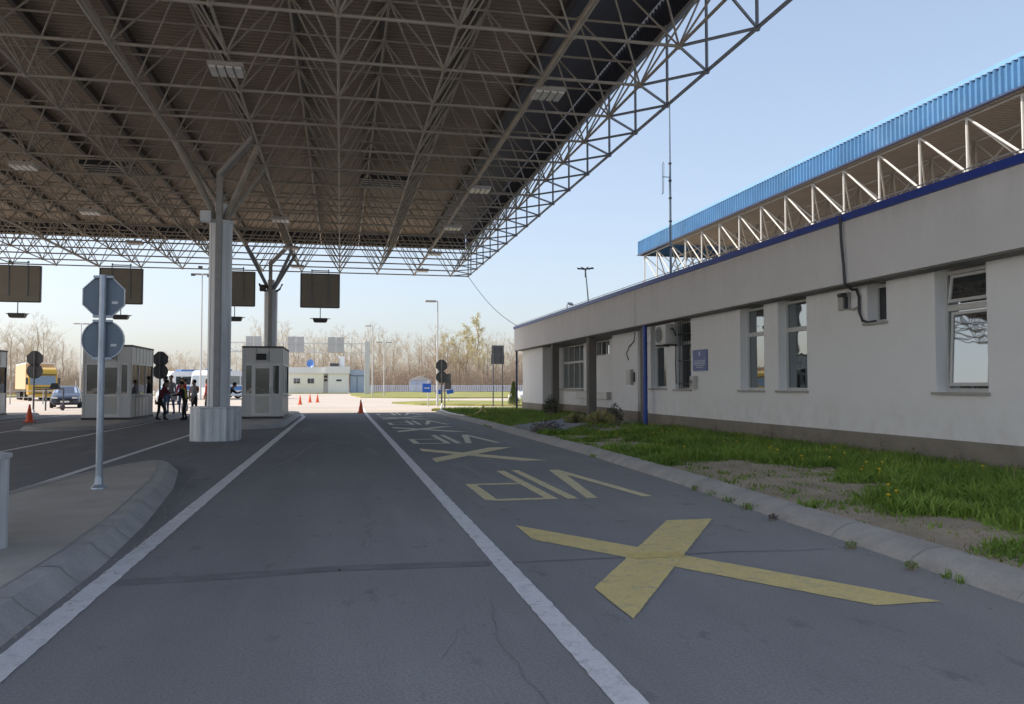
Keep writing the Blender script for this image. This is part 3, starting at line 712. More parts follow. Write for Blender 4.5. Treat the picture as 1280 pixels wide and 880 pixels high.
def corrugated(x0,y0,x1,y1,z0,z1,dep=.03,pitch=.2,th=0):
    mb=MB(); L=math.hypot(x1-x0,y1-y0); n=int(L/(pitch/4)); d=Vector(((x1-x0)/L,(y1-y0)/L,0)); nn=Vector((d.y,-d.x,0)); vs=[]
    for k in range(n+1):
        off=dep*(1 if (k%4) in(0,1) else -1) ; p=Vector((x0,y0,0))+d*(L*k/n)+nn*off
        vs+=[(p.x,p.y,z0),(p.x,p.y,z1)]
    mb.add(vs,[(2*k,2*k+2,2*k+3,2*k+1) for k in range(n)]); return mb
part('fascia',corrugated(XE+.04,1.5,XE+.04,YE,ZU-.02,ZF+.06),M['blue_in'],canopy,fixn=False)
part('fascia',corrugated(-29,YE+.04,XE,YE+.04,ZU-.02,ZF+.06),M['blue_in'],canopy,fixn=False)
mb=MB(); mb.box(XE-.02,XE+.1,1.5,YE+.1,ZU-.06,ZU-.02); mb.box(-29,XE-.03,YE,YE+.1,ZU-.061,ZU-.021); part('fascia_trim',mb,M['frame_edge'],canopy)
for i in range(I0,4):
    mb=MB(); x=X0+SX*(i+.5)
    if i==3: continue
    mb.box(x-.07,x+.07,1.6,YE-.1,ZF-.28,ZF-.065); part('purlin',mb,M['purlin'],canopy)
for x,y0,y1 in ((1.65,26.2,33),(-8.4,32,39)):
    mb=MB()
    for k in range(5): mb.box(x-1.0,x+1.0,32+k*.35,32.22+k*.35,ZU-.05,ZU+.12)
    part('roof_louvre',mb,M['dark'],canopy)
# columns of the canopy
def fluted(hx,hy,ch,z0,z1,cx,cy,n=10):
    c=[(-hx+ch,-hy),(hx-ch,-hy),(hx,-hy+ch),(hx,hy-ch),(hx-ch,hy),(-hx+ch,hy),(-hx,hy-ch),(-hx,-hy+ch)]
    P=[]
    for k in range(8):
        a=Vector(c[k]);b=Vector(c[(k+1)%8]); L=(b-a).length; m_=max(2,int(L/.05)); d=(b-a)/L; nn=Vector((d.y,-d.x))
        for q in range(m_):
            off=.014 if (q%4) in(0,1) else -.012
            if 0<L<1.05 and k in(0,) and m_>8 and .25<q/m_<.8: off=.012
            p=a+(b-a)*q/m_+nn*off; P.append((cx+p.x,cy+p.y))
    return P
def column(cx,cy,j,side=1,full=True):
    base=bpy.data.objects.new('column',None)
    mb=MB(); mb.lathe([(.30,.9),(.30,5.85),(.33,5.86),(.33,5.92)],24,(cx,cy))
    for a in(45,135,225,315):
        t=R(a); mb.box(cx+.305*math.cos(t)-.008,cx+.305*math.cos(t)+.008,cy+.305*math.sin(t)-.008,cy+.305*math.sin(t)+.008,.9,5.8)
    colm=part('column',mb,M['clad'],canopy,smooth=True)
    mb=MB(); P=fluted(.60,.63,.28,.0,.86,cx-.05,cy); mb.prism(P,0,.86); part('pedestal',mb,M['ped'],colm)
    mb=MB(); mb.prism([(cx-.05+x,cy+y) for x,y in((-.33,-.66),(.33,-.66),(.63,-.36),(.63,.36),(.33,.66),(-.33,.66),(-.63,.36),(-.63,-.36))],.865,.9); part('pedestal_cap',mb,M['ped'],colm)
    top=Vector((cx,cy,5.75))
    for i_,j_ in((-2,j),(-1,j),(-2,j+1),(-1,j+1)):
        mb=MB(); q=LN(i_,j_); mb.tube(top+(q-top)*.06,q,.075,10); part('brace',mb,M['frame_paint'] if full else FE,colm,smooth=True)
    mb=MB(); mb.tube((cx,cy,5.7),(cx,cy,6.4),.16,12); part('column_head',mb,M['clad'],colm)
    # square drainpipe up the road side of the column, cranked to the roof gutter
    yf=cy-.36
    q=LN(-1,j)+Vector((-.12,-.15,.12)); e=Vector((cx,yf,7.12))
    mb=MB(); mb.box(cx-.08,cx+.08,yf-.07,yf+.07,.9,7.15)
    dv=(q-e); Mx=Matrix.Translation((e+q)/2)@dv.to_track_quat('X','Z').to_matrix().to_4x4(); mb.obox(Mx,dv.length+.1,.15,.15)
    part('drainpipe',mb,M['pipe_grey'],colm,bevel=.015)
    mb=MB(); mb.box(cx-.48,cx-.2,cy-.45,cy-.2,5.83,6.13); part('floodlight',mb,M['dark'] if not full else M['clad'],colm,bevel=.02)
    if not full:
        for s in(-1,1): mb=MB(); mb.path([(cx+s*.25,cy-.2,5.85),(cx+s*.4,cy-.2,5.95),(cx+s*.52,cy-.2,6.2)],.05,5); part('floodlight',mb,M['dark'],colm)
    return colm
CX=X0+SX*-1.5
column(CX,Y0+SY*4.5,4); column(CX,Y0+SY*12.5,12,full=False); column(CX,Y0+SY*-3.5+.17,-4)
# lights hung under the canopy
lampd=None
names={}
def canopy_light(x,y,label):
    t=thing('ceiling_light',label,'ceiling light',(x,y,ZL-.1),0,'floodlights hung under the canopy')
    mb=MB(); mb.box(-.34,.34,-.26,.26,0,.1); part('housing',mb,M['lamp'],t,world=False,bevel=.02)
    mb=MB()
    for k in range(4): mb.box(-.30+k*.16,-.18+k*.16,-.25,.25,-.04,0)
    part('tube_row',mb,M['lamp_lens'],t,world=False)
    mb=MB(); mb.box(-.03,.03,-.03,.03,.1,.2); part('bracket',mb,M['dark'],t,world=False)
xs=[(-2.27,'the left lane lamp row',[16.75,31.7,38.2,44.1]),(4.3,'the right-hand lamp row',[16.75,25.5,31.9,38.4,44.2]),(-8.9,'the far left lamp row',[25.4,31.7,38.2])]
ordn=['nearest','second','third','fourth','last']
for x,rw,ys in xs:
    for k,y in enumerate(ys): canopy_light(x,y,'louvred floodlight under the canopy, %s one of %s'%(ordn[k] if k<len(ys)-1 else 'farthest',rw))
# hanging boards and signal lamps
for k,(x,lb) in enumerate(((-16.4,'leftmost brown lane board hung from the canopy edge'),(-11.45,'lane board partly behind the near stop sign'),(-5.7,'lane board half hidden by the near column'),(-1.16,'rightmost brown lane board hung from the canopy edge'))):
    t=thing('lane_board',lb,'lane board',(x,46.5,5.83),0,'lane boards hung from the canopy')
    mb=MB(); mb.box(-1.03,1.03,-.06,.06,0,1.85); part('panel',mb,M['board'],t,world=False,bevel=.015)
    mb=MB()
    for q in(-1.05,1.05): mb.box(q-.025,q+.025,-.08,.08,-.02,1.87)
    for z in(-.02,1.85): mb.box(-1.02,1.02,-.08,.08,z-.02,z+.03)
    part('panel_frame',mb,M['sign_dark'],t,world=False)
    mb=MB()
    for q in(-.45,.45): mb.box(q-.02,q+.02,-.1,-.065,.3,2.1); mb.box(q-.02,q+.02,-.1,.06,2.06,2.12)
    mb.box(-.5,.5,-.02,.02,2.02,2.07); part('hanger',mb,M['sign_back'],t,world=False)
    t=thing('hanging_lamp',['grey lamp under the leftmost lane board','grey lamp on a rod right of the near stop sign','grey lamp on a rod just right of the near column','grey lamp on a rod under the rightmost lane board'][k],'hanging lamp',(x+.02,46.4,4.97),0,'lamps on rods below the lane boards')
    mb=MB(); mb.add([(-.34,-.2,0),(.34,-.2,0),(.34,.2,0),(-.34,.2,0),(-.42,-.25,.24),(.42,-.25,.24),(.42,.25,.24),(-.42,.25,.24)],[(0,3,2,1),(4,5,6,7),(0,1,5,4),(1,2,6,5),(2,3,7,6),(3,0,4,7)]); part('lamp_body',mb,M['dark'],t,world=False,bevel=.03)
    mb=MB(); mb.box(-.55,.55,-.03,.03,.2,.235); part('mounting_bar',mb,M['dark'],t,world=False)
    mb=MB(); mb.tube((0,0,.24),(0,0,.86),.025,6); part('rod',mb,M['sign_back'],t,world=False)
# ------------------------------------------------------------------ right canopy
rc=thing('canopy','blue-edged space-frame canopy rising behind the station building','canopy',(29,20,0))
RX=18.0; RZ0=9.58; RZ1=10.38; RYE=47.6; RZL=7.8
part('fascia',corrugated(RX,RYE,RX,-6,RZ0,RZ1,.035,.22),M['blue_sheet'],rc,fixn=False)
part('fascia',corrugated(46,RYE,RX,RYE,RZ0,RZ1,.035,.22),M['blue_sheet'],rc,fixn=False)
mb=MB(); mb.add([(RX-.05,-6,RZ1),(RX-.05,RYE+.05,RZ1),(RX+.32,RYE+.05,RZ1+.3),(RX+.32,-6,RZ1+.3)],[(0,1,2,3)]); part('roof_capping',mb,M['blue_cap'],rc)
mb=MB(); mb.box(RX+.05,46,-6,RYE-.05,RZ1-.1,RZ1-.04); part('roof_deck',mb,M['deck'],rc)
mb=MB(); mb.box(RX-.07,RX+.07,-6,RYE+.07,RZ0-.06,RZ0-.003); mb.box(RX+.08,46,RYE-.07,RYE+.07,RZ0-.06,RZ0-.003); part('fascia_trim',mb,M['navy_pipe'],rc)
FW=M['frame_white']
rl=lambda i,j: Vector((RX+.25+SX*(i+.5),RYE-.4-SY*(j+.5),RZL)); ru=lambda i,j: Vector((RX+.25+SX*i,RYE-.4-SY*j,RZ0-.1))
for j in range(0,22):
    a=ru(0,j); mb=MB(); b=Vector((a.x,a.y,RZL)); mb.tube(a,b,.04,6); part('edge_post',mb,FW,rc,smooth=True)
    mb=MB(); mb.tube(a,rl(.25,j-.1),.03,6); part('diagonal_strut',mb,FW,rc,smooth=True)
    mb=MB(); mb.tube(a,Vector((a.x,a.y-SY,RZL)) ,.036,6); part('diagonal_strut',mb,FW,rc,smooth=True)
rest=MB()
for i in range(0,5):
    for j in range(0,22):
        for q in((0,0),(1,0),(0,1),(1,1)):
            if i==0 and q==(0,0): continue
            rest.tube(rl(i,j),ru(i+q[0],j+q[1]),.035,5,caps=False)
o=part('diagonal_strut',rest,FP,rc,smooth=True,fixn=False); o['kind']='stuff'
for i in range(0,5):
    mb=MB(); mb.tube(rl(i,0),rl(i,21),.045,6); part('lower_chord',mb,FP,rc,smooth=True)
    mb=MB(); mb.tube(ru(i,0),ru(i,21),.045,6); part('upper_chord',mb,FP,rc,smooth=True)
for j in range(0,22):
    mb=MB(); mb.tube(Vector((RX+.25,rl(0,j).y,RZL)),rl(4,j),.04,6); part('lower_chord',mb,FP,rc,smooth=True)
mb=MB(); mb.tube(Vector((RX+.25,RYE-.4,RZL)),Vector((RX+.25,0,RZL)),.05,6); part('edge_chord',mb,FW,rc,smooth=True)
for y in(8,24,40):
    mb=MB(); mb.lathe([(.3,0),(.3,RZL)],16,(28,y)); part('column',mb,M['clad'],rc,smooth=True)
# ------------------------------------------------------------------ station building
bl=thing('station_building','long single-storey pale building with grey parapet on the right','building',(10,20,0))
XW=10.0; XF=9.6; YB0=-3; YB1=44.7
WIN=[(11.05,12.2,1.35),(13.47,14.04,2.67),(16.15,17.35,1.35),(18.0,19.2,1.35),(22.2,23.35,1.35),(24.05,25.35,1.38)]
ZS=3.43
mb=MB(); prev=YB0
for y0,y1,zs in WIN:
    mb.box(XW,XW+.32,prev,y0,.55,ZS+.02); mb.box(XW,XW+.32,y0,y1,.55,zs); prev=y1
mb.box(XW,XW+.32,prev,26.0,.55,ZS+.02)
mb.box(XW+.32,11.25,25.7,26.0,.55,ZS+.02)
BW=10.95
mb.box(BW,BW+.3,26.0,32.4,.55,ZS); mb.box(BW,BW+.3,34.5,36.1,.55,ZS); mb.box(BW,BW+.3,32.4,34.5,.55,2.74)
mb.box(BW,BW+.3,36.1,40.1,.55,1.3); mb.box(BW,BW+.3,39.9,40.1,1.3,ZS)
mb.box(10.35,BW-.003,27.5,30.3,.55,ZS)
mb.box(XW,22,40.1,YB1,.55,ZS+.02)
mb.box(21.7,22,YB0,40.1,.55,ZS)
part('wall',mb,M['stucco'],bl)
mb=MB(); mb.box(XW-.035,XW+.3,YB0,26.03,-.1,.548); mb.box(XW-.035,22.03,40.07,YB1+.03,-.1,.548); mb.box(BW-.03,BW+.3,26.04,40.06,-.1,.548); mb.box(10.32,BW-.033,27.47,30.33,-.1,.548)
part('plinth',mb,M['plinth'],bl)
mb=MB(); mb.box(XF,22.4,YB0-.4,YB1+.4,ZS+.02,4.66)
part('fascia',mb,M['fascia'],bl)
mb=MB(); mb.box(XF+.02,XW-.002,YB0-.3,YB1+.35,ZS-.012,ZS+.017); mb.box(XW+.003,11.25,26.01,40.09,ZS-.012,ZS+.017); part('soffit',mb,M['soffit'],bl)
mb=MB(); mb.box(XF-.05,22.45,YB0-.45,YB1+.45,4.663,4.80); part('roof_edge',mb,M['blue_trim'],bl)
mb=MB(); mb.box(XF+.3,22.2,YB0-.2,YB1+.2,4.803,4.86); part('roof',mb,M['roofing'],bl)
mb=MB(); mb.tube((XF+.03,YB0,4.87),(XF+.03,YB1+.4,4.87),.012,5)
for k in range(24): mb.tube((XF+.03,YB0+2*k,4.79),(XF+.03,YB0+2*k,4.875),.01,4)
part('lightning_wire',mb,M['lamp'],bl)
for y in(26.0,):
    mb=MB(); mb.box(XF-.004,XF+.004,25.7,25.73,ZS+.03,4.655); part('fascia_joint',mb,M['joint'],bl)
def window(y0,y1,z0,z1,x,tr=None,vert=0,gl='glass',openb=False,sill=True):
    mb=MB(); f=.06; xx=x+.2
    mb.box(xx,xx+.07,y0,y1,z0,z0+f); mb.box(xx,xx+.07,y0,y1,z1-f,z1); mb.box(xx,xx+.07,y0,y0+f,z0+f,z1-f); mb.box(xx,xx+.07,y1-f,y1,z0+f,z1-f)
    if tr: mb.box(xx-.005,xx+.075,y0+f,y1-f,tr-.05,tr+.05)
    for v in range(vert):
        yy=y0+(y1-y0)*(v+1)/(vert+1); mb.box(xx+.001,xx+.069,yy-.03,yy+.03,z0+f,z1-f)
    fr=part('window',mb,M['pvc'],bl)
    mb=MB(); mb.box(xx+.035,xx+.045,y0+f,y1-f,z0+f,z1-f); part('pane',mb,M[gl],fr)
    if sill:
        mb=MB(); mb.box(x-.07,xx-.001,y0-.04,y1+.06,z0-.05,z0-.002); part('sill',mb,M['sill'],fr)
    return fr
w1=window(11.05,12.2,1.35,ZS-.02,XW,2.78,0)
# tilted sash and tilted fanlight of the nearest window
def sash(par,y0,y1,z0,z1,x,ang):
    Mx=Matrix.Translation((x,0,z0))@Matrix.Rotation(ang,4,'Y'); f=.05; mb=MB()
    for a,b,c,d_ in((y0,y1,0,f),(y0,y1,z1-z0-f,z1-z0),(y0,y0+f,f,z1-z0-f),(y1-f,y1,f,z1-z0-f)):
        mb.obox(Mx@Matrix.Translation((0,(a+b)/2,(c+d_)/2)),.045,b-a,d_-c)
    s_=part('sash',mb,M['pvc'],par)
    return s_
def sash_pane(par,y0,y1,z0,z1,x,ang):
    Mx=Matrix.Translation((x,0,z0))@Matrix.Rotation(ang,4,'Y'); mb=MB(); mb.obox(Mx@Matrix.Translation((0,(y0+y1)/2,(z1-z0)/2)),.012,y1-y0-.11,z1-z0-.11); part('sash_pane',mb,M['glass'],par)
for z0,z1 in((1.45,2.7),(2.86,3.33)):
    sash(w1,11.12,12.0,z0,z1,XW+.11,R(3.2 if z0<2 else 8)); sash_pane(w1,11.12,12.0,z0,z1,XW+.11,R(3.2 if z0<2 else 8))
window(13.47,14.04,2.67,ZS-.02,XW,None,0,'glass_dark')
window(16.15,17.35,1.35,ZS-.02,XW,2.75); window(18.0,19.2,1.35,ZS-.02,XW,2.75); 
wg=window(22.2,23.35,1.35,ZS-.02,XW,2.75,0,'glass_dark')
mb=MB()
for k in range(9): mb.tube((XW+.1,22.26+k*.128,1.37),(XW+.1,22.26+k*.128,ZS-.03),.012,5)
for z in(1.5,2.2,3.0): mb.box(XW+.085,XW+.115,22.21,23.34,z,z+.03)
part('window_grille',mb,M['cable'],wg)
window(24.05,25.35,1.38,ZS-.02,XW,2.75,0,'glass_dark')
window(36.1,39.9,1.3,ZS-.02,BW-.1,2.6,3,'glass',sill=True)
window(32.4,34.5,2.74,ZS-.02,BW-.1,None,2,'glass',sill=False)
for y in(31.45,37.2):
    mb=MB(); mb.box(9.76,10.08,y,y+.32,.0,ZS-.015); part('pillar',mb,M['pillar'],bl)
mb=MB(); mb.box(9.99,10.14,26.06,26.3,.0,ZS-.015); part('pillar',mb,M['pillar'],bl)
mb=MB(); mb.box(BW-.2,BW-.003,32.2,36.6,.9,1.2) ; part('ledge',mb,M['pvc'],bl)
for x,y,m_,r_ in((9.7,25.1,'blue_pipe',.075),(9.72,45.0,'navy_pipe',.06)):
    mb=MB(); mb.path([(x,y,.1),(x,y,3.2),(x,y,3.47)],r_,12)
    for z in(.6,1.7,2.8): mb.lathe([(r_+.012,z),(r_+.012,z+.04)],12,(x,y))
    part('drainpipe',mb,M[m_],bl,smooth=True)
# objects on the facade
t=thing('air_conditioner','white outdoor air-conditioning unit above the barred window','air conditioner',(XW,23.5,2.72))
mb=MB(); mb.box(-.42,-.08,-.42,.42,0,.6); part('casing',mb,M['ac'],t,world=False,bevel=.02)
mb=MB(); mb.tube((-.425,.12,.3),(-.435,.12,.3),.24,20); part('fan_grille',mb,M['dark'],t,world=False)
mb=MB()
for r_ in(.08,.14,.2,.25):
    pp=[(-.44,.12+r_*math.cos(2*PI*k/20),.3+r_*math.sin(2*PI*k/20)) for k in range(21)]; mb.path(pp,.006,4)
part('fan_guard',mb,M['ac'],t,world=False)
for y in(-.3,.3): part('bracket',MB().box(-.45,0,y-.02,y+.02,-.05,-.003),M['dark'],t,world=False)
mb=MB(); mb.path([(-.25,-.42,.45),(-.25,-.52,.47),(-.2,-.55,.38),(-.15,-.5,.3),(-.1,-.44,.25)],.025,6); mb.path([(-.05,-.3,-.05),(-.04,-.25,-.6),(-.04,-.3,-1.2)],.015,5); part('pipe',mb,M['cable'],t,world=False)
t=thing('wall_plaque','blue official plaque with white crest and lettering on the wall','plaque',(XW,21.55,1.88))
mb=MB(); mb.box(-.035,-.004,-.46,.46,0,.6); part('panel',mb,M['plaque'],t,world=False,bevel=.006)
mb=MB()
for k,(wd,z) in enumerate(((.36,.28),(.34,.235),(.38,.19),(.3,.145),(.2,.09))):
    y=-wd
    rr=random.Random(k)
    while y<wd:
        l=rr.uniform(.03,.09); mb.box(-.039,-.0355,y,min(wd,y+l),z,z+.024); y+=l+.02
part('lettering',mb,M['plaque_text'],t,world=False)
mb=MB(); mb.prism([(-.05,.53),(.05,.53),(.05,.46),(0,.41),(-.05,.46)],-.04,-.0355,axis='x'); mb.prism([(-.03,.535),(.03,.535),(.04,.56),(.015,.55),(0,.565),(-.015,.55),(-.04,.56)],-.04,-.0355,axis='x'); part('crest',mb,M['plaque_text'],t,world=False)
t=thing('intercom_box','pale intercom box on the wall below the blue plaque','wall box',(XW,21.9,1.36))
mb=MB(); mb.box(-.12,-.004,-.14,.16,0,.38); part('housing',mb,M['ac'],t,world=False,bevel=.015)
mb=MB(); mb.box(-.125,-.1215,-.02,.1,.16,.26); mb.box(-.125,-.1215,0,.06,.08,.12); part('speaker_grille',mb,M['dark'],t,world=False)
t=thing('wall_lamp','small grey camera and junction box beside the small high window','security camera',(XW,14.62,2.98))
mb=MB(); mb.box(-.06,-.004,-.08,.3,0,.36); part('junction_box',mb,M['lamp'],t,world=False,bevel=.015)
mb=MB(); mb.tube((-.1,-.02,.3),(-.3,-.12,.27),.045,10); mb.box(-.13,-.06,-.06,0,.02,.26); part('camera_head',mb,M['dark'],t,world=False)
single('cable_conduit',MB().path([(9.54,14.18,4.75),(9.53,14.15,4.3),(9.54,14.1,3.8),(9.56,14.1,3.44),(9.75,14.25,3.385),(9.93,14.4,3.36),(9.95,14.3,3.36),(9.95,14.22,3.2),(9.95,14.22,2.9),(9.95,14.12,2.72),(9.98,14.0,2.68),(10.1,13.9,2.7)],.028,7),M['cable'],'dark cable conduit running down the parapet to the small window','cable',loc=(9.6,14.8,3.4))
single('cable',MB().path([(9.95,14.6,2.99),(9.95,14.4,2.97),(9.95,14.25,3.0)],.022,6),M['lamp'],'grey cable from the camera box to the conduit','cable',loc=(9.95,14.6,2.97))
t=thing('meter_box','white wall box on the recessed entrance wall','wall box',(10.35,27.9,1.5))
mb=MB(); mb.box(-.14,-.004,0,.45,0,.55); part('housing',mb,M['ac'],t,world=False,bevel=.01)
mb=MB(); mb.box(-.02,-.006,-.14,-.02,.1,.45); part('back_box',mb,M['dark'],t,world=False)
single('loose_cable',MB().path([(10.33,27.7,3.38),(10.32,27.8,3.05),(10.32,28.3,2.9),(10.32,28.6,2.65),(10.33,28.4,2.4)],.018,5),M['cable'],'loose dark cable hanging on the recessed entrance wall','cable',loc=(10.33,28.0,3))
# roof mast, antenna, floodlight
t=thing('radio_mast','tall thin grey radio mast with whip antenna on the roof','mast',(11,26.0,4.86))
mb=MB(); mb.tube((0,0,-.05),(0,0,4.2),.045,8,.04); mb.tube((0,0,4.2),(0,0,6.2),.03,8,.025); part('pole',mb,M['sign_back'],t,world=False)
mb=MB()
for z in(1.3,2.2,3.0,3.6,4.2): mb.lathe([(.06,z),(.06,z+.05)],8)
part('clamp',mb,M['dark'],t,world=False)
mb=MB(); mb.tube((0,0,6.2),(0,0,6.95),.03,8); part('antenna_tip',mb,M['white'],t,world=False)
mb=MB(); mb.tube((0,0,3.75),(-.28,0,3.75),.015,5); mb.path([(-.28,0,3.2),(-.28,.05,3.15),(-.22,.05,3.2),(-.22,0,4.2),(-.25,0,4.27),(-.28,0,4.2),(-.28,0,3.2)],.011,5); part('dipole',mb,M['sign_back'],t,world=False)
t=thing('roof_antenna','small dark star-shaped antenna on a leaning pole on the roof edge','antenna',(9.9,31.9,4.8))
mb=MB(); mb.tube((0,0,0),(0,.42,1.5),.03,7,.022); part('pole',mb,M['lamp'],t,world=False)
mb=MB()
for a in range(0,360,45): mb.tube((0,.42,1.5),(.36*math.cos(R(a)),.42+.36*math.sin(R(a)),1.53),.022,5)
mb.tube((0,.4,1.15),(0,.42,1.5),.035,6); part('antenna_head',mb,M['dark'],t,world=False)
t=thing('roof_floodlight','small pale floodlight on the roof edge beyond the antenna','floodlight',(9.75,34.6,4.8))
mb=MB(); mb.path([(0,0,0),(0,.02,.22),(.05,-.1,.27)],.02,6); part('bracket',mb,M['lamp'],t,world=False)
mb=MB(); mb.obox(Matrix.Translation((.08,-.25,.25))@Matrix.Rotation(.3,4,'X'),.2,.34,.08); part('lamp_head',mb,M['lamp'],t,world=False,bevel=.02)
P=[]
a=Vector((XE,Y0+SY*16,ZL)); b=Vector((9.75,44.9,4.82))
for k in range(13): t_=k/12; p=a.lerp(b,t_); p.z-=.35*math.sin(PI*t_); P.append(p)
single('overhead_cable',MB().path(P,.016,5),M['sign_back'],'thin cable from the canopy corner down to the building roof','cable',loc=(9,45,5))
# ------------------------------------------------------------------ booths
def booth(name,label,cx,y0,wd,dp,z0=.14,door=True,doorx=0):
    t=thing(name,label,'booth',(cx,y0,z0),0,'inspection booths on the lane islands'); h=2.93; hw=wd/2
    mb=MB(); mb.box(-hw-.02,hw+.02,-.02,dp+.02,0,.08); part('base',mb,M['dark'],t,world=False)
    # corner posts, lower panels, upper band : left open where glazing sits
    for x in(-hw,hw-.1):
        for y in(0,dp-.1): part('corner_post',MB().box(x,x+.1,y,y+.1,.08,h-.06),M['booth'],t,world=False,bevel=.02)
    mb=MB()
    for y in(.02,dp-.08): mb.box(-hw+.1,hw-.1,y,y+.06,.08,.95); mb.box(-hw+.1,hw-.1,y,y+.06,2.22,h-.06)
    for x in(-hw+.02,hw-.08): mb.box(x,x+.06,.1,dp-.1,.08,.95); mb.box(x,x+.06,.1,dp-.1,2.22,h-.06)
    part('wall',mb,M['booth'],t,world=False)
    mb=MB()
    n=6
    for k in range(1,n):
        y=.1+(dp-.2)*k/n
        for x in(-hw,hw): mb.box(x-.004,x+.012 if x<0 else x+.004,y-.01,y+.01,2.24,h-.07) ; mb.box(x-.004,x+.004,y-.01,y+.01,.1,.93)
    for x in(-hw+.55,hw-.55): mb.box(x-.008,x+.008,.008,.018,2.26,h-.08)
    part('panel_joint',mb,M['dark'],t,world=False)
    mb=MB(); mb.box(-hw-.03,hw+.03,-.03,dp+.03,h-.08,h); part('roof',mb,M['booth_roof'],t,world=False,bevel=.03)
    # side window frames
    for sx in(-1,1):
        x=sx*(hw-.05); mb=MB()
        for q in range(4):
            y=.1+(dp-.2)*q/3; mb.box(x-.035,x+.035,y-(.03 if 0<q<3 else 0),y+(.03 if 0<q<3 else .0001),.95,2.22)
        mb.box(x-.04,x+.04,.1,dp-.1,.945,.99); mb.box(x-.04,x+.04,.1,dp-.1,2.16,2.225)
        f=part('window',mb,M['booth_light'],t,world=False)
        mb=MB(); mb.box(x-.008,x+.008,.1,dp-.1,.99,2.16); part('pane',mb,M['glass_booth'],f,world=False)
        if sx==1:
            mb=MB(); mb.box(x+.04,x+.25,.9,dp-1.2,.9,.94); part('counter',mb,M['booth_light'],f,world=False)
    # front : door with two side lights
    d0=doorx-.36; d1=doorx+.36
    mb=MB()
    for x in(-hw+.1,d0-.06,d1,hw-.16): mb.box(x,x+.06,.01,.085,.95 if x in(-hw+.1,hw-.16) else .08,2.22)
    mb.box(-hw+.16,d0-.06,.01,.085,.95,1.0); mb.box(d1+.06,hw-.16,.01,.085,.95,1.0); mb.box(-hw+.16,hw-.16,.012,.083,2.14,2.22)
    f=part('window',mb,M['booth_light'],t,world=False)
    part('pane',MB().box(-hw+.16,d0-.06,.04,.05,1.0,2.14),M['glass_booth'],f,world=False); part('pane',MB().box(d1+.06,hw-.16,.04,.05,1.0,2.14),M['glass_booth'],f,world=False)
    mb=MB(); mb.box(d0,d1,-.01,.019,.1,.98); mb.box(d0,d0+.09,-.01,.08,.98,2.13); mb.box(d1-.09,d1,-.01,.08,.98,2.13); mb.box(d0+.09,d1-.09,-.01,.08,2.03,2.13)
    dr=part('door',mb,M['booth_light'],t,world=False)
    mb=MB(); mb.box(d0+.09,d1-.09,.03,.04,.98,2.03); part('pane',mb,M['glass_booth'],dr,world=False)
    mb=MB(); mb.box(d0+.09,d1-.09,-.018,-.011,.22,.9); part('kick_panel',mb,M['ac'],dr,world=False)
    mb=MB(); mb.path([(d1-.06,-.02,1.0),(d1-.06,-.08,1.0),(d1-.06,-.08,1.25),(d1-.06,-.02,1.25)],.018,6); part('handle',mb,M['galv'],dr,world=False)
    # air conditioner set in the upper band
    mb=MB(); mb.box(doorx-.3,doorx+.2,-.06,.019,2.32,2.66); ac=part('air_conditioner',mb,M['ac'],t,world=False,bevel=.01)
    mb=MB(); mb.box(doorx-.25,doorx+.15,-.068,-.061,2.36,2.62); part('grille',mb,M['black'],ac,world=False)
    return t
booth('inspection_booth','grey aluminium booth under the second column, right of the near column',-3.1,34.4,1.6,3.7)
booth('inspection_booth','grey booth behind the near stop sign with people queueing at its side',-8.92,34.4,1.78,3.8,doorx=.1)
booth('inspection_booth','grey booth cut off at the left edge of the picture',-15.9,37.2,1.85,4.2)
# ------------------------------------------------------------------ signs
def ngon(n,r,rot=0): return [(r*math.cos(2*PI*k/n+rot),r*math.sin(2*PI*k/n+rot)) for k in range(n)]
def double_sign(name,label,loc,z1,z2,r,dark=False,pole=.044,rz=0,ztop=None):
    t=thing(name,label,'road sign',loc,rz,'stop and round sign pairs seen from behind')
    mb=MB(); zt=ztop or z1+r+.02; mb.tube((0,0,0),(0,0,zt),pole,12); part('post',mb,M['galv'] if not dark else M['sign_dark'],t,world=False,smooth=True)
    mb=MB(); mb.lathe([(pole*2.3,0),(pole*2.2,.02),(pole*1.3,.06),(pole*1.1,.16)],8); part('base_plate',mb,M['galv'],t,world=False)
    sb=M['sign_dark'] if dark else M['sign_back']
    for z,n,rr in((z1,8,r*1.06),(z2,28,r)):
        mb=MB(); rot=PI/8 if n==8 else 0
        mb.prism([(x,z+y) for x,y in ngon(n,rr,rot)],pole+.012,pole+.02,axis='y'); pl=part('sign_plate',mb,sb,t,world=False,label='octagonal plate seen from the back' if n==8 else 'round plate seen from the back')
        mb=MB(); o=ngon(n,rr,rot); i_=ngon(n,rr*.955,rot); m_=len(o)
        for a in range(m_):
            b=(a+1)%m_; q=[(o[a][0],pole-.004,z+o[a][1]),(o[b][0],pole-.004,z+o[b][1]),(i_[b][0],pole-.004,z+i_[b][1]),(i_[a][0],pole-.004,z+i_[a][1])]
            mb.add(q+[(x,pole+.024,zz) for x,_,zz in q],[(0,1,2,3),(7,6,5,4),(0,4,5,1),(2,6,7,3)])
        part('rim',mb,M['sign_rim'] if not dark else sb,pl,world=False)
        for s in(1,-1): part('bracket',MB().box(-pole*2.6,pole*2.6,-.01,pole+.01,z+s*rr*.93-.015,z+s*rr*.93+.015),M['galv'] if not dark else sb,pl,world=False)
        if not dark:
            mb=MB(); mb.box(rr*.35,rr*.62,pole+.004,pole+.0115,z-rr*.32,z-rr*.2); part('sticker',mb,M['sign_rim'],pl,world=False)
    return t
double_sign('stop_sign','nearest stop and round sign pair, grey backs, on the near island',(-3.03,11.41,.13),2.58-.1,2.02-.1,.262)
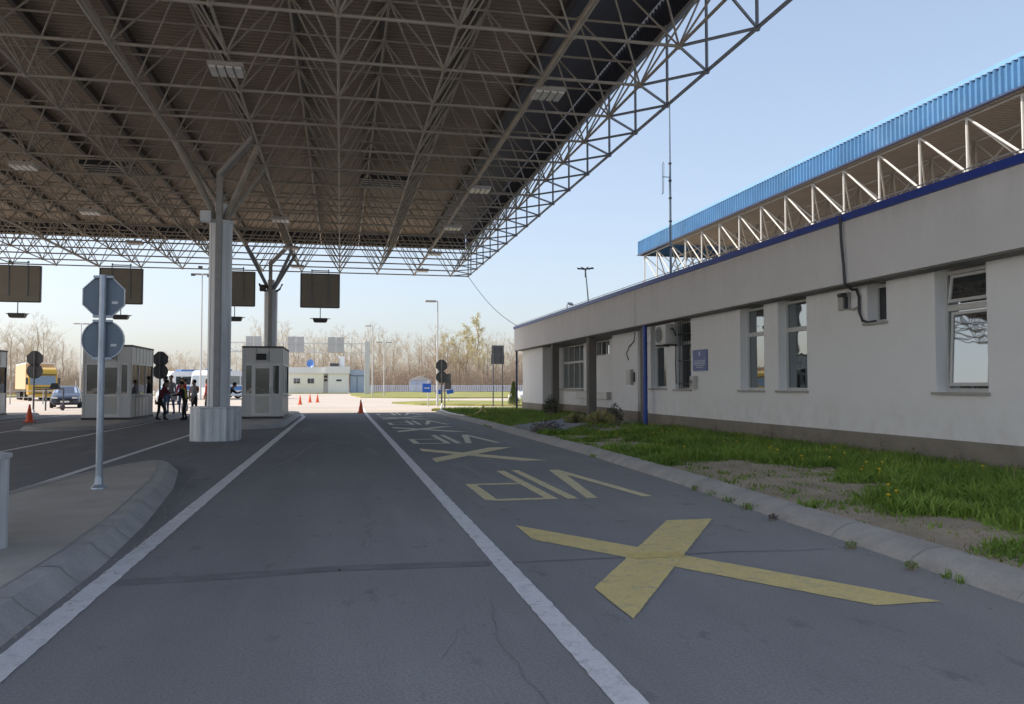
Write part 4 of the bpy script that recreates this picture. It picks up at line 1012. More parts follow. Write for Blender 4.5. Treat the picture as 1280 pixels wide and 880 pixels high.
double_sign('stop_sign','dark stop and round sign pair left of the booth behind the near pole',(-16.73,50,0),2.98,2.28,.42,True,.05)
double_sign('stop_sign','dark stop and round sign pair between the left booth and the near column',(-8.57,42.2,.13),2.62,2.02,.36,True,.045)
t=double_sign('stop_sign','dark stop and round sign pair at the end of the verge kerb',(6.14,50.5,0),2.72,2.0,.36,True,.05)
t=thing('road_sign','dark rectangular sign panel back right of the round signs','road sign',(6.75,53,0))
mb=MB(); mb.tube((-.1,0,0),(-.1,0,2.4),.04,8); part('post',mb,M['sign_dark'],t,world=False)
mb=MB(); mb.box(-.32,.3,.05,.07,1.65,2.25); mb.box(-.12,.32,-.03,-.01,1.25,1.72) ; part('sign_plate',mb,M['sign_dark'],t,world=False)
t=thing('direction_sign','blue direction sign with white mark on a pale post by the round signs','road sign',(6.0,57,0))
mb=MB(); mb.tube((0,0,0),(0,0,1.85),.04,8); part('post',mb,M['gantry'],t,world=False)
mb=MB(); mb.box(-.42,.18,-.05,-.03,1.0,1.62); part('sign_plate',mb,M['blue_sign'],t,world=False)
mb=MB(); mb.box(-.3,.0,-.056,-.051,1.28,1.34); mb.prism([(0,1.24),(0,1.38),(.1,1.31)],-.056,-.051,axis='y'); part('arrow',mb,M['plaque_text'],t,world=False)
for k,(x,y,lb) in enumerate(((8.5,72,'small blue sign on a short post behind the blue direction sign'),(9.35,72,'small blue sign tilted on a thin post right of the other blue signs'))):
    t=thing('small_sign',lb,'road sign',(x,y,0),0,'small blue signs in the sunlit grass')
    mb=MB(); mb.tube((0,0,0),(0,0,1.15),.04,6); part('post',mb,M['gantry'],t,world=False)
    mb=MB(); mb.box(-.28,.28,-.06,-.04,.72,1.12) if k==0 else mb.obox(Matrix.Translation((.15,-.05,.95))@Matrix.Rotation(-.15,4,'Y'),.62,.02,.36); part('sign_plate',mb,M['blue_sign'],t,world=False)
t=thing('notice_board','tall dark rectangular board back on two posts beyond the grass','sign board',(10.84,56.5,0))
mb=MB(); mb.box(-.44,.44,.04,.07,3.65,4.3); mb.box(-.47,.47,.04,.07,3.0,3.645); part('sign_plate',mb,M['sign_dark'],t,world=False)
mb=MB(); mb.box(-.42,.42,.03,.06,4.302,4.34) ; part('sign_trim',mb,M['sign_rim'],t,world=False)
for s in(-.33,.33): mb=MB(); mb.tube((s,0,0),(s,0,4.28),.045,8); part('post',mb,M['sign_dark'],t,world=False)
# knocked-over white boom and yellow stand
P=[(6.15,50.3,.35),(5.75,47.5,.22),(5.35,44.2,.14),(5.18,40,.14),(5.2,37,.14),(5.35,35.6,.14)]
single('barrier_tape',MB().path(P,.05,7),M['tape'],'white curved barrier tape lying along the kerb end','barrier tape',loc=(5.3,40,.1))
P=[(5.4,35.4,.14),(5.7,35.2,.2),(6.1,36.2,.3),(6.6,38,.5)]
single('yellow_stand',MB().path(P,.035,6).path([(6.6,38,.5),(6.75,37.9,.1)],.03,5).path([(6.6,38,.5),(6.4,38.2,.1)],.03,5).path([(6.4,37.4,.36),(6.8,37.3,.12)],.03,5),M['yellow_metal'],'bent yellow barrier stand lying in the shaded grass','barrier',loc=(6.4,37,.1))
# cones
def make_cone(loc,label):
    t=thing('traffic_cone',label,'traffic cone',loc,0,'orange traffic cones')
    mb=MB(); mb.box(-.19,.19,-.19,.19,0,.035); part('base',mb,M['cone'],t,world=False,bevel=.01)
    mb=MB(); mb.lathe([(.145,.035),(.03,.70),(.02,.72)],16); part('cone_body',mb,M['cone'],t,world=False,smooth=True)
    mb=MB(); mb.lathe([(.0955,.33),(.0785,.43)],16); part('band',mb,M['cone'],t,world=False,smooth=True)
    return t
c0=make_cone((-12.15,35.9,.004),'orange traffic cone between the two left booths')
for x,y,lb in((1.07,44.4,'orange cone on the white line at the shadow edge'),(-3.1,66,'left one of three small orange cones before the far building'),(-2.65,74.5,'middle one of three small orange cones before the far building'),(-2.0,74.4,'right one of three small orange cones before the far building')):
    dup(c0,(x,y,.009),0,lb)
# ------------------------------------------------------------------ people
def person(loc,rz,label,top,bottom,lean=0,armL=None,armR=None,stride=.12,h=1.74,hairm='hair',cap=None,stripe=None,twist=0):
    s=h/1.74; ey=math.sin(lean); ez=math.cos(lean)
    V=[];Rr=[];E=[];B=[]
    def v(p,r): V.append(Vector(p)*s); Rr.append((r[0]*s,r[1]*s) if isinstance(r,tuple) else (r*s,r*s)); return len(V)-1
    def bone(a,b,m): E.append((a,b)); B.append((a,b,m))
    hip=Vector((0,-.18*abs(ey),.92)); up=Vector((0,ey,ez))
    pel=v(hip,(.145,.11)); wa=v(hip+up*.16,(.14,.105)); ch=v(hip+up*.38,(.165,.12)); nb=v(hip+up*.52,(.07,.06)); 
    hd0=hip+up*.56; nu=Vector((0,math.sin(lean*.7),math.cos(lean*.7))); n1=v(hd0+nu*.02,.052); h1=v(hd0+nu*.10,(.075,.085)); h2=v(hd0+nu*.19,(.078,.095)); h3=v(hd0+nu*.25,(.05,.06))
    nose=v(hd0+nu*.12+Vector((0,.115,0)),.012)
    bone(pel,wa,'t');bone(wa,ch,'t');bone(ch,nb,'t');bone(nb,n1,'s');bone(n1,h1,'s');bone(h1,h2,'s');bone(h2,h3,'s');bone(h1,nose,'s')
    for sd,aa in((-1,armL),(1,armR)):
        st=stride*sd
        a=v(hip+Vector((sd*.09,0,-.06)),(.092,.09)); k=v((sd*.10,st*.7+.03-.06*abs(ey),.49),(.06,.062)); an=v((sd*.105,st-.03,.09),.04); hl=v((sd*.105,st-.07,.045),.038); to=v((sd*.12,st+.14,.03),.03)
        bone(pel,a,'b');bone(a,k,'b');bone(k,an,'b');bone(an,hl,'h');bone(an,to,'h')
        sh=hip+up*.46+Vector((sd*.185,0,0)); si=v(sh,.058)
        el=sh+Vector((sd*.05,.02,-.29)); wr=el+Vector((0,.06,-.25))
        if aa is not None: el=sh+Vector(aa[0])*.29; wr=el+Vector(aa[1])*.25
        ei=v(el,.045); wi=v(wr,.03); dv=(wr-el).normalized(); pm=v(wr+dv*.07,(.028,.018))
        bone(ch,si,'t');bone(si,ei,'t');bone(ei,wi,'t');bone(wi,pm,'s')
        side=dv.cross(Vector((0,1,.3))).normalized()
        for q,l in((-1.5,.075),(-.5,.09),(.5,.085),(1.5,.065)):
            f=v(wr+dv*(.07+l)+side*q*.02,.009); bone(pm,f,'s')
        th=v(wr+dv*.06+Vector((0,.05,0)),.010); bone(wi,th,'s')
    me=bpy.data.meshes.new('person'); me.from_pydata([tuple(p) for p in V],E,[])
    o=bpy.data.objects.new('person_tmp',me); COL.objects.link(o)
    o.modifiers.new('skin','SKIN'); 
    for i,sv in enumerate(me.skin_vertices[0].data): sv.radius=Rr[i]; sv.use_root=(i==0)
    sub=o.modifiers.new('sub','SUBSURF'); sub.levels=1; sub.render_levels=1
    dg=bpy.context.evaluated_depsgraph_get(); m2=bpy.data.meshes.new_from_object(o.evaluated_get(dg)); 
    bpy.data.objects.remove(o); 
    m2.name='person'; m2.materials.clear()
    mats={'t':0,'b':1,'s':2,'h':3}
    for x in(M[top],M[bottom],M['skin'],M['shoe']): m2.materials.append(x)
    if stripe: m2.materials.append(M[stripe])
    for p in m2.polygons:
        c=p.center; best=(1e9,'t')
        for a,b,mm in B:
            A=V[a];D=V[b]-A; t_=max(0,min(1,(c-A).dot(D)/max(1e-9,D.length_squared))); d_=(c-(A+D*t_)).length-.5*(Rr[a][0]*(1-t_)+Rr[b][0]*t_)
            if d_<best[0]: best=(d_,mm)
        p.material_index=mats[best[1]]; p.use_smooth=True
        if stripe and best[1]=='t' and c.z>.95*s and abs(c.x)<.09*s: p.material_index=4
    ob=bpy.data.objects.new('person',m2); COL.objects.link(ob); ob.location=loc; ob.rotation_euler=(0,0,rz); tag(ob,label,'person')
    hc=(hd0+nu*.2)*s; hb=MB(); hb.ball((hc.x,hc.y-.02*s,hc.z),.09*s,.105*s,.085*s,12,8)
    for i,(x,y,z) in enumerate(hb.v):
        if y>hc.y+.05*s and z<hc.z+.03*s: hb.v[i]=(x,hc.y+.03*s,z)
    part('hair' if not cap else 'cap',hb,M[cap or hairm],ob,world=False,smooth=True)
    return ob
z=.138
person((-7.35,36.6,0.004),R(-75),'person in maroon jacket leaning forward with papers by the left booth','maroon','blackcloth',R(24),((.0,.6,-.75),(.1,.95,-.15)),((.0,.6,-.75),(-.1,.95,-.15)),.14,1.76,cap='blackcloth')
person((-7.75,40.6,z),R(160),'person in grey top and blue jeans standing by the left booth','greytop','denim',R(2),None,((.1,.3,-.9),(-.3,.8,.1)),.08,1.80)
person((-7.75,44.2,z),R(100),'person in dark jacket and pale trousers behind the queue','blackcloth','beigecloth',R(4),stride=.06,h=1.66)
person((-6.4,36.3,.004),R(75),'person in black jacket with yellowish panel and striped trousers, head bowed','blackcloth','blackcloth',R(16),((.1,.5,-.8),(.2,.9,-.1)),((0,.5,-.85),(-.2,.9,.0)),.12,1.66,stripe='yellowstripe')
person((-7.15,43.2,.004),R(200),'person in brown jacket holding a white paper under the arm','brown','blackcloth',R(3),((.1,.2,-.95),(.5,.7,.3)),None,.1,1.76)
person((-7.0,46.2,.004),R(90),'person in red jacket half hidden by the near column','red','blackcloth',R(3),stride=.08,h=1.82)
person((-5.1,39.6,.004),R(-90),'person in black bending toward the middle booth window','blackcloth','blackcloth',R(38),((.0,.75,-.6),(.0,.9,.3)),((.0,.75,-.6),(0,.9,.3)),.12,1.74)
person((-7.72,39.2,z),R(80),'person in dark top close to the left booth side window','blackcloth','denim',R(2),stride=.06,h=1.74)
person((-8.3+.75,42.2,z),R(185),'person in maroon top and jeans at the back of the queue','red','denim',R(3),((.1,.3,-.9),(-.2,.8,.2)),None,.08,1.7)
person((-6.75,40.9,.004),R(110),'person in pale grey top turned sideways in the queue','greytop','blackcloth',R(5),stride=.1,h=1.72)
def paper(loc,rot,label,sx=.24,sz=.32):
    mb=MB(); mb.obox(Matrix.Rotation(rot,4,'X'),sx,.006,sz); o=single('paper_sheets',mb,M['paper'],label,'papers'); o.location=loc; return o
paper((-6.85,36.45,1.0),.5,'white papers held by the person in maroon')
paper((-7.2,42.9,1.25),.3,'white paper held by the person in the brown jacket')
single('plastic_bag',MB().lathe([(.06,.0),(.15,.03),(.17,.2),(.12,.38),(.04,.48)],10,(-7.35,41.8)),M['paper'],'pale plastic bag carried by the person behind the queue','bag',loc=(-7.35,41.8,0))
bpy.data.objects['plastic_bag'].location.z=.25
# ------------------------------------------------------------------ vehicles
def wheel(par,x,y,r,wd,rimm='lamp'):
    mb=MB(); prof=[(r*.62,-wd/2),(r*.93,-wd/2),(r,-wd/2+.03),(r,wd/2-.03),(r*.93,wd/2),(r*.62,wd/2)]
    vs=[];n=20
    for rr,o in prof:
        for k in range(n): t=2*PI*k/n; vs.append((x+o,y+rr*math.cos(t),r+rr*math.sin(t)))
    mb.add(vs,[(i*n+k,i*n+(k+1)%n,(i+1)*n+(k+1)%n,(i+1)*n+k) for i in range(5) for k in range(n)]); wh=part('wheel',mb,M['rubber'],par,world=False,smooth=True)
    mb=MB(); mb.tube((x-wd*.42,y,r),(x+wd*.42,y,r),r*.62,16); part('rim',mb,M[rimm],wh,world=False)
def car(label,loc,rz,paint,hatch=False):
    t=thing('parked_car',label,'car',loc,rz)
    # stations along the length (front is -y): y, z bottom, z belt, z top, half width, top half width
    st=[(-2.2,.32,.60,.62,.70,.62),(-2.12,.24,.66,.72,.80,.70),(-1.7,.2,.72,.86,.87,.74),(-1.0,.2,.86,.97,.88,.74),(-.75,.2,.90,1.00,.88,.72),(-.05,.2,.93,1.40,.88,.60),(.5,.2,.94,1.46,.88,.60),(1.2,.2,.95,1.42,.88,.59),(1.75,.22,.96,1.14 if not hatch else 1.3,.87,.66),(2.1,.26,.92,1.02,.82,.68),(2.2,.34,.85,.9,.74,.64)]
    vs=[]; 
    for y,zb,zt,zz,w_,tw in st:
        half=[(w_*.86,zb),(w_,zb+.18),(w_*.995,(zb+zt)/2+.06),(w_*.96,zt),(tw,zz-.03),(tw*.7,zz)]
        ring=[(a,y,b) for a,b in half]+[(-a,y,b) for a,b in reversed(half)]
        vs+=ring
    n=12; fs=[(i*n+k,i*n+(k+1)%n,(i+1)*n+(k+1)%n,(i+1)*n+k) for i in range(len(st)-1) for k in range(n)]
    fs+=[tuple(range(n)),tuple(reversed(range((len(st)-1)*n,len(st)*n)))]
    mb=MB(); mb.add(vs,fs); part('body',mb,paint,t,world=False,smooth=True)
    def quad(a,b,c,d,off,name,mt,sh=.06):
        P=[Vector(p) for p in(a,b,c,d)]; ct=sum(P,Vector())/4; nn=(P[1]-P[0]).cross(P[3]-P[0]).normalized()
        if nn.dot(ct-Vector((0,0,.6)))<0: nn=-nn
        P=[ct+(p-ct)*(1-sh)+nn*off for p in P]; m_=MB(); m_.add(P,[(0,1,2,3)]); return part(name,m_,mt,t,world=False)
    V=lambda i,k: vs[i*n+k]
    quad(V(4,4),V(4,7),V(5,7),V(5,4),.025,'windscreen',M['glass'])
    quad(V(7,4),V(7,7),V(8,7),V(8,4),.025,'rear_window',M['glass'])
    for a,b in((3,4),(8,7)):
        quad(V(5,a),V(6,a),V(6,b),V(5,b),.015,'side_window',M['glass_dark']); quad(V(6,a),V(7,a),V(7,b),V(6,b),.015,'side_window',M['glass_dark'])
        quad(V(4,a),V(5,a),V(5,b),V(4,b),.015,'side_window',M['glass_dark'],.2)
    for s in(-1,1):
        mb=MB(); mb.obox(Matrix.Translation((s*.58,-2.13,.66))@Matrix.Rotation(s*.25,4,'Z'),.34,.12,.14); part('headlight',mb,M['lamp_lens'],t,world=False,bevel=.03)
        mb=MB(); mb.ball((s*.99,-.72,.99),.1,.06,.07,8,5); part('mirror',mb,paint,t,world=False,smooth=True)
        mb=MB(); mb.box(s*.7-.12,s*.7+.12,2.14,2.21,.72,.85); part('tail_light',mb,M['red'],t,world=False)
        for y in(-1.42,1.35): wheel(t,s*.80,y,.31,.2)
    mb=MB(); mb.box(-.5,.5,-2.235,-2.19,.42,.58); mb.box(-.62,.62,-2.2,-2.15,.25,.36); part('grille',mb,M['black'],t,world=False)
    mb=MB(); mb.box(-.26,.26,-2.25,-2.236,.37,.48); part('number_plate',mb,M['white'],t,world=False)
    return t
car('dark blue car facing the booths beside the left booth',(-18.2,60.5,0),R(14),M['car_blue'])
car('white car parked beyond the far corner of the building',(16.1,68,0),R(-60),M['car_white'],True)
car('white car in the queue behind the people',(-13.6,70,0),R(10),M['car_white'],True)
def truck(label,loc,rz,paint,trailer_m,cab_w=2.45):
    t=thing('truck',label,'truck',loc,rz); hw=cab_w/2
    mb=MB(); prof=[(-.05,.55),(-.12,.9),(-.1,1.5),(.12,2.45),(.45,3.05),(1.0,3.25),(2.1,3.3),(2.1,.55)]
    mb.prism([(y,z_) for y,z_ in prof],-hw,hw,axis='x'); part('cab',mb,paint,t,world=False,bevel=.07,smooth=True)
    mb=MB(); mb.add([(-hw+.14,-.118,1.56),(hw-.14,-.118,1.56),(hw-.18,.075,2.42),(-hw+.18,.075,2.42)],[(0,1,2,3)]); part('windscreen',mb,M['glass'],t,world=False)
    mb=MB(); mb.box(-hw+.1,hw-.1,.0,.1,2.5,2.6); part('sun_visor',mb,M['dark'],t,world=False)
    mb=MB()
    for z_ in(.72,.9,1.08,1.26): mb.box(-.75,.75,-.16,-.09,z_,z_+.1)
    part('grille',mb,M['dark'],t,world=False)
    mb=MB(); mb.box(-hw+.02,hw-.02,-.2,.1,.35,.66); part('bumper',mb,paint,t,world=False,bevel=.04)
    for s in(-1,1):
        mb=MB(); mb.box(s*.95-.2,s*.95+.2,-.215,-.19,.42,.58); part('headlight',mb,M['lamp_lens'],t,world=False)
        mb=MB(); mb.box(s*(hw+.14)-.1,s*(hw+.14)+.1,.0,.12,1.6,2.25); part('mirror',mb,M['dark'],t,world=False,bevel=.03)
        mb=MB(); mb.add([(s*(hw+.012),.3,1.55),(s*(hw+.012),1.25,1.55),(s*(hw+.012),1.2,2.3),(s*(hw+.012),.5,2.3)],[(0,1,2,3)]); part('side_window',mb,M['glass_dark'],t,world=False)
        for y in(.75,4.6,9.6,10.9,12.2): wheel(t,s*(hw-.2),y,.5,.32)
    mb=MB(); mb.box(-1.25,1.25,2.6,13.6,1.1,3.75); part('trailer_box',mb,trailer_m,t,world=False,bevel=.03)
    mb=MB(); mb.box(-.5,.5,.5,13.4,.72,1.05); part('chassis',mb,M['dark'],t,world=False)
    mb=MB()
    for a in(-1.26,1.22): mb.box(a,a+.04,2.57,13.62,3.66,3.78)
    mb.box(-1.26,1.26,2.55,2.6,3.66,3.78); part('trailer_rail',mb,M['white'],t,world=False)
    return t
truck('yellow lorry cab with tan trailer parked behind the left sign pair',(-28.3,87,0),R(24),M['truck_yellow'],M['trailer'])
truck('blue lorry with white front parked behind the dark blue car',(-27.2,106,0),R(18),M['truck_blue'],M['far_wall'])
def coach(label,loc,rz,L=11):
    t=thing('coach',label,'coach',loc,rz)
    mb=MB(); mb.prism([(0,.35),(-.1,1.2),(.12,2.7),(.4,3.1),(L,3.1),(L,.35)],-1.25,1.25,axis='x'); part('body',mb,M['white'],t,world=False,bevel=.09,smooth=True)
    mb=MB(); mb.add([(-1.1,-.09,1.3),(1.1,-.09,1.3),(1.05,.09,2.6),(-1.05,.09,2.6)],[(0,1,2,3)]); part('windscreen',mb,M['glass'],t,world=False)
    for s in(-1,1):
        for k in range(5): mb=MB(); y=.7+k*2.05; mb.box(s*1.252-.008,s*1.252+.008,y,y+1.9,1.6,2.55); part('side_window',mb,M['glass'],t,world=False)
        mb=MB(); mb.box(s*1.253-.006,s*1.253+.006,.3,L-.1,1.0,1.45); part('stripe',mb,M['bus_blue'],t,world=False)
        for y in(2.2,8.2): wheel(t,s*1.1,y,.48,.3)
        mb=MB(); mb.box(s*.9-.15,s*.9+.15,-.08,-.03,.62,.8); part('headlight',mb,M['lamp_lens'],t,world=False)
    mb=MB(); mb.box(-.8,.8,1.5,4,3.1,3.3); part('roof_unit',mb,M['bus_blue'],t,world=False,bevel=.05)
    return t
coach('white and blue coach behind the queue, left one',(-19.2,97,0),R(-55)); coach('white and blue coach behind the queue, nearer the column',(-14.8,92,0),R(-38))
# ------------------------------------------------------------------ railings and frame at the left
t=thing('height_frame','dark metal frame with black box on top left of the dark blue car','barrier frame',(-16.6,53,0))
mb=MB()
for x in(-.48,.48): mb.tube((x,0,0),(x,0,1.3),.045,8)
mb.tube((-.5,0,1.28),(.5,0,1.28),.04,8); part('frame',mb,M['sign_dark'],t,world=False)
mb=MB(); mb.add([(-.26,-.15,1.3),(.28,-.15,1.3),(.28,.15,1.3),(-.26,.15,1.3),(-.16,-.1,1.62),(.2,-.1,1.62),(.2,.1,1.62),(-.16,.1,1.62)],[(0,3,2,1),(4,5,6,7),(0,1,5,4),(1,2,6,5),(2,3,7,6),(3,0,4,7)]); part('box',mb,M['black'],t,world=False)
mb=MB(); mb.ball((.45,-.05,.2),.16,.12,.2,8,5); part('weight',mb,M['shrub_purple'],t,world=False)
t=thing('railing','low grey pipe railing in front of the lorries','railing',(-27,72,0))
for k in range(7):
    mb=MB(); mb.tube((-6+k*2.4,0,0),(-6+k*2.4,0,1.9 if k%2 else 1.15),.045,6); part('post',mb,M['lamp'],t,world=False)
mb=MB(); mb.tube((-6,0,1.05),(8.4,0,1.05),.04,6); mb.tube((-6,0,.55),(8.4,0,.55),.035,6); part('rail',mb,M['lamp'],t,world=False)
# ------------------------------------------------------------------ lamp posts, gantry
def lamp_post(label,loc,h,r,arm,twin=False,grp='street lamps beyond the canopy',flood=False):
    t=thing('street_lamp',label,'street lamp',loc,0,grp)
    mb=MB(); mb.tube((0,0,0),(0,0,h),r,10,r*.6); part('pole',mb,M['gantry'],t,world=False,smooth=True)
    for s in((-1,1) if twin else (-1,)):
        mb=MB(); mb.path([(0,0,h-.08),(s*arm*.3,0,h+.02),(s*arm,0,h)],r*.5,6); part('arm',mb,M['gantry'],t,world=False)
        mb=MB(); mb.obox(Matrix.Translation((s*(arm+.3),0,h-.02)),.8,.32,.14); part('lamp_head',mb,M['lamp'],t,world=False,bevel=.04)
    if flood:
        mb=MB()
        for x,z_ in((-.9,-.1),(.7,-.2),(.8,.6),(-.2,.7)): mb.box(x-.2,x+.2,-.15,.15,h+z_-.12,h+z_+.12)
        mb.tube((-.9,0,h-.1),(.8,0,h-.1),.04,5); part('floodlight',mb,M['dark'],t,world=False)
    return t
lamp_post('tall single-arm street lamp behind the dark sign pair',(6.78,58.3,0),7.55,.075,.2)
lamp_post('thin street lamp beside the gantry post',(4.2,112,0),9.6,.1,.3)
lamp_post('twin-headed street lamp right of the gantry',(5.75,112,0),7.4,.09,.35,True)
lamp_post('very tall floodlight mast left of the near column',(-14.3,90,0),13.2,.11,.2,True,None if 0 else 'street lamps beyond the canopy',True)
lamp_post('distant thin lamp mast left of the near stop sign',(-31.6,110,0),9.2,.08,.2,True)
t=thing('sign_gantry','pale steel truss gantry with sign panels across the far road','gantry',(-9,138,0))
for x in(4.3,-19):
    mb=MB(); mb.box(x-.42,x+.42,137.6,138.4,0,8.85); part('post',mb,M['gantry'],t,bevel=.03)
mb=MB()
for z_ in(7.0,8.5):
    for y in(137.7,138.3): mb.tube((-19,y,z_),(4.3,y,z_),.09,6)
for k in range(11):
    x=-18.6+k*2.02; mb.tube((x,137.7,7.0 if k%2 else 8.5),(x+2.02,137.7,8.5 if k%2 else 7.0),.06,5); mb.tube((x,137.7,7.0),(x,137.7,8.5),.05,5)
part('truss',mb,M['gantry'],t)
for x0,x1 in((-15,-12.6),(-8.5,-5.9),(-2.1,.5)):
    mb=MB()
    for z0_,z1_ in((7.0,8.2),(8.25,9.5)): mb.box(x0,(x0+x1)/2-.04,137.3,137.4,z0_,z1_); mb.box((x0+x1)/2+.04,x1,137.3,137.4,z0_,z1_)
    pn=part('sign_panel',mb,M['gantry_panel'],t)
    mb=MB(); mb.box(x0,x1,137.42,137.5,6.94,7.0); mb.box(x0,x1,137.42,137.5,8.2,8.26); part('panel_rib',mb,M['lamp'],pn)
# ------------------------------------------------------------------ far building
t=thing('gatehouse','low pale building with wing painted as sunlit and blue-grey shed at the road end','building',(-4,166,0))
fb=MB(); fb.box(-18,-3.3,165,178,0,3.9); part('wall',fb,M['far_sunlit'],t,label='wing wall with sunlight painted as cream')
fb=MB(); fb.box(-2.4,1.55,164.2,178,0,3.9); part('wall',fb,M['far_wall'],t,label='white block wall')
fb=MB(); fb.box(-3.29,-2.41,166,178,0,3.9); part('wall',fb,M['far_wall'],t,label='recessed link wall')
fb=MB(); fb.box(-18.2,-3.0,164.7,178.2,3.91,5.15); fb.box(-2.98,1.8,163.8,178.2,3.91,5.3); part('roof',fb,M['far_band'],t)
fb=MB(); fb.box(1.85,4.6,165.3,176,0,4.7); part('shed',fb,M['far_blue'],t)
fb=MB(); fb.box(1.83,4.65,165.2,165.29,3.4,3.6); fb.box(3.15,3.25,165.2,165.29,.1,3.4); part('shed_trim',fb,M['sign_back'],t)
for x in(-16,-12.5,-8.4,-5.75): 
    fb=MB(); fb.box(x-.65,x+.65,164.9,164.99,1.9,3.0); f=part('window',fb,M['far_wall'],t)
    for s in(-.32,.32): fb=MB(); fb.box(x+s-.28,x+s+.28,164.86,164.895,1.98,2.92); part('pane',fb,M['glass_dark'],f)
fb=MB(); fb.box(-.85,.15,164.12,164.19,2.4,2.75); part('window',fb,M['glass_dark'],t)
for z_ in(2.4,3.1): fb=MB(); fb.box(-3.2,-2.6,165.9,165.99,z_,z_+.4); part('vent',fb,M['dark'],t)
fb=MB(); fb.box(-.3,.75,168,169.5,5.3,7.3); fb.box(-.38,.83,167.95,169.55,7.3,7.45); part('chimney',fb,M['far_wall'],t)
fb=MB(); fb.box(-2.1,-.4,167,169,5.31,6.0); part('roof_unit',fb,M['dark'],t)
t=thing('satellite_dish','blue satellite dish on the far building roof','satellite dish',(-5.8,168,5.15))
fb=MB(); fb.tube((0,0,0),(0,0,.5),.06,6); part('stand',fb,M['lamp'],t,world=False)
fb=MB(); vs=[]
for rr,yy in((0,.0),(.35,-.04),(.65,-.15),(.85,-.3)):
    for k in range(16): a=2*PI*k/16; vs.append((rr*math.cos(a),yy,.8+rr*math.sin(a)))
fb.add(vs,[(i*16+k,i*16+(k+1)%16,(i+1)*16+(k+1)%16,(i+1)*16+k) for i in range(3) for k in range(16)]); o=part('dish',fb,M['dish'],t,world=False,smooth=True); o.rotation_euler=(0,0,-.5)
# fence along the wood
t=thing('fence','pale blue-white slatted fence in front of the wood','fence',(18,198,0))
fb=MB()
for z_ in(.35,1.45): fb.box(2,52,197.9,198.0,z_,z_+.12)
part('rail',fb,M['fence_white'],t)
fb=MB()
for k in range(110): x=2.2+k*.45; fb.box(x,x+.24,197.8,197.88,.15,1.65)
part('slat_panel',fb,M['fence_white'],t)
for k in range(11): fb=MB(); fb.box(2+k*5,2.16+k*5,198.0,198.2,0,1.75); part('post',fb,M['gantry'],t)
t=thing('utility_shed','small grey-blue shed at the edge of the wood behind the fence','shed',(19.5,205,0))
fb=MB(); fb.box(-2.6,2.6,-1.5,1.5,0,2.9); part('wall',fb,M['far_blue'],t,world=False)
fb=MB(); fb.prism([(-2.8,2.9),(2.8,2.9),(0,4.0)],-1.7,1.7,axis='y'); part('roof',fb,M['lamp'],t,world=False)
# ------------------------------------------------------------------ trees
def grow(seed,h,spread,leafy_=0,upright=.6,nb=13,tw=1.0):
    rr=random.Random(seed); tr=MB(); br=MB(); lf=MB()
    pts=[Vector((0,0,-.2))]; n=8
    for k in range(1,n+1): pts.append(Vector((rr.gauss(0,.03)*h*k/n*.6,rr.gauss(0,.03)*h*k/n*.6,h*.9*k/n)))
    r0=h*.014+.03
    tr.path(pts,[r0*(1-.85*k/n) for k in range(n+1)],6)
    def at(t):
        f=t*n; i=min(n-1,int(f)); return pts[i].lerp(pts[i+1],f-i)
    def branch(p,d,L,r,lv):
        q=p; segs=3
        chain=[p]
        for s_ in range(segs):
            d=(d+Vector((rr.gauss(0,.16),rr.gauss(0,.16),rr.gauss(.07,.1)))).normalized(); q=q+d*L/segs; chain.append(q)
        br.path(chain,[r,r*.75,r*.5,r*.3],3 if lv else 4)
        if lv<2:
            for k in range(5 if lv==0 else 5):
                t_=rr.uniform(.3,1); f=t_*segs; i=min(segs-1,int(f)); pp=chain[i].lerp(chain[i+1],f-i)
                dd=(d+Vector((rr.gauss(0,.55),rr.gauss(0,.55),rr.gauss(.2,.4)))).normalized()
                branch(pp,dd,L*rr.uniform(.35,.6),r*.5,lv+1)
        else:
            for k in range(4):
                pp=chain[rr.randrange(1,4)]; dd=(d+Vector((rr.gauss(0,.7),rr.gauss(0,.7),rr.gauss(.15,.5)))).normalized(); e=pp+dd*L*rr.uniform(.4,.8)
                w_=Vector((rr.gauss(0,1),rr.gauss(0,1),rr.gauss(0,1))).cross(dd).normalized()*.016*tw; br.add([pp-w_,pp+w_,e],[(0,1,2)])
        if leafy_ and lv>=1:
            for k in range(leafy_):
                c=chain[rr.randrange(1,4)]+Vector((rr.gauss(0,.22),rr.gauss(0,.22),rr.gauss(0,.22))); u=Vector((rr.gauss(0,1),rr.gauss(0,1),rr.gauss(0,1))).normalized()*.13; v=u.cross(Vector((rr.gauss(0,1),rr.gauss(0,1),rr.gauss(0,1)))).normalized()*.08
                lf.add([c-u,c+v,c+u,c-v],[(0,1,2,3)])
    for k in range(nb):
        t_=.22+.78*(k+rr.random()*.7)/nb; a=rr.uniform(0,2*PI); L=h*spread*(1.15-t_*.8)*rr.uniform(.7,1.2)
        branch(at(min(.99,t_)),Vector((math.cos(a),math.sin(a),upright+rr.uniform(0,.5))).normalized(),L,r0*.42*(1.15-t_),0)
    return tr,br,lf
protos=[]
def tree_proto(name,seed,h,spread,leafy_,upright,cm,label,cat,nb=13):
    tr,br,lf=grow(seed,h,spread,leafy_,upright,nb)
    t=thing(name,label,cat,(0,-400,0)); part('trunk',tr,M['bark'],t,world=False,smooth=True,fixn=False)
    if leafy_:
        br.mi=1; nb_=len(br.f); br.v_=0
        b0=len(br.v); br.v+=lf.v
        for f in lf.f: br.f.append([i+b0 for i in f]); br.m.append(1)
    part('crown',br,[cm,M['leaf']],t,world=False,fixn=False); protos.append(t); return t
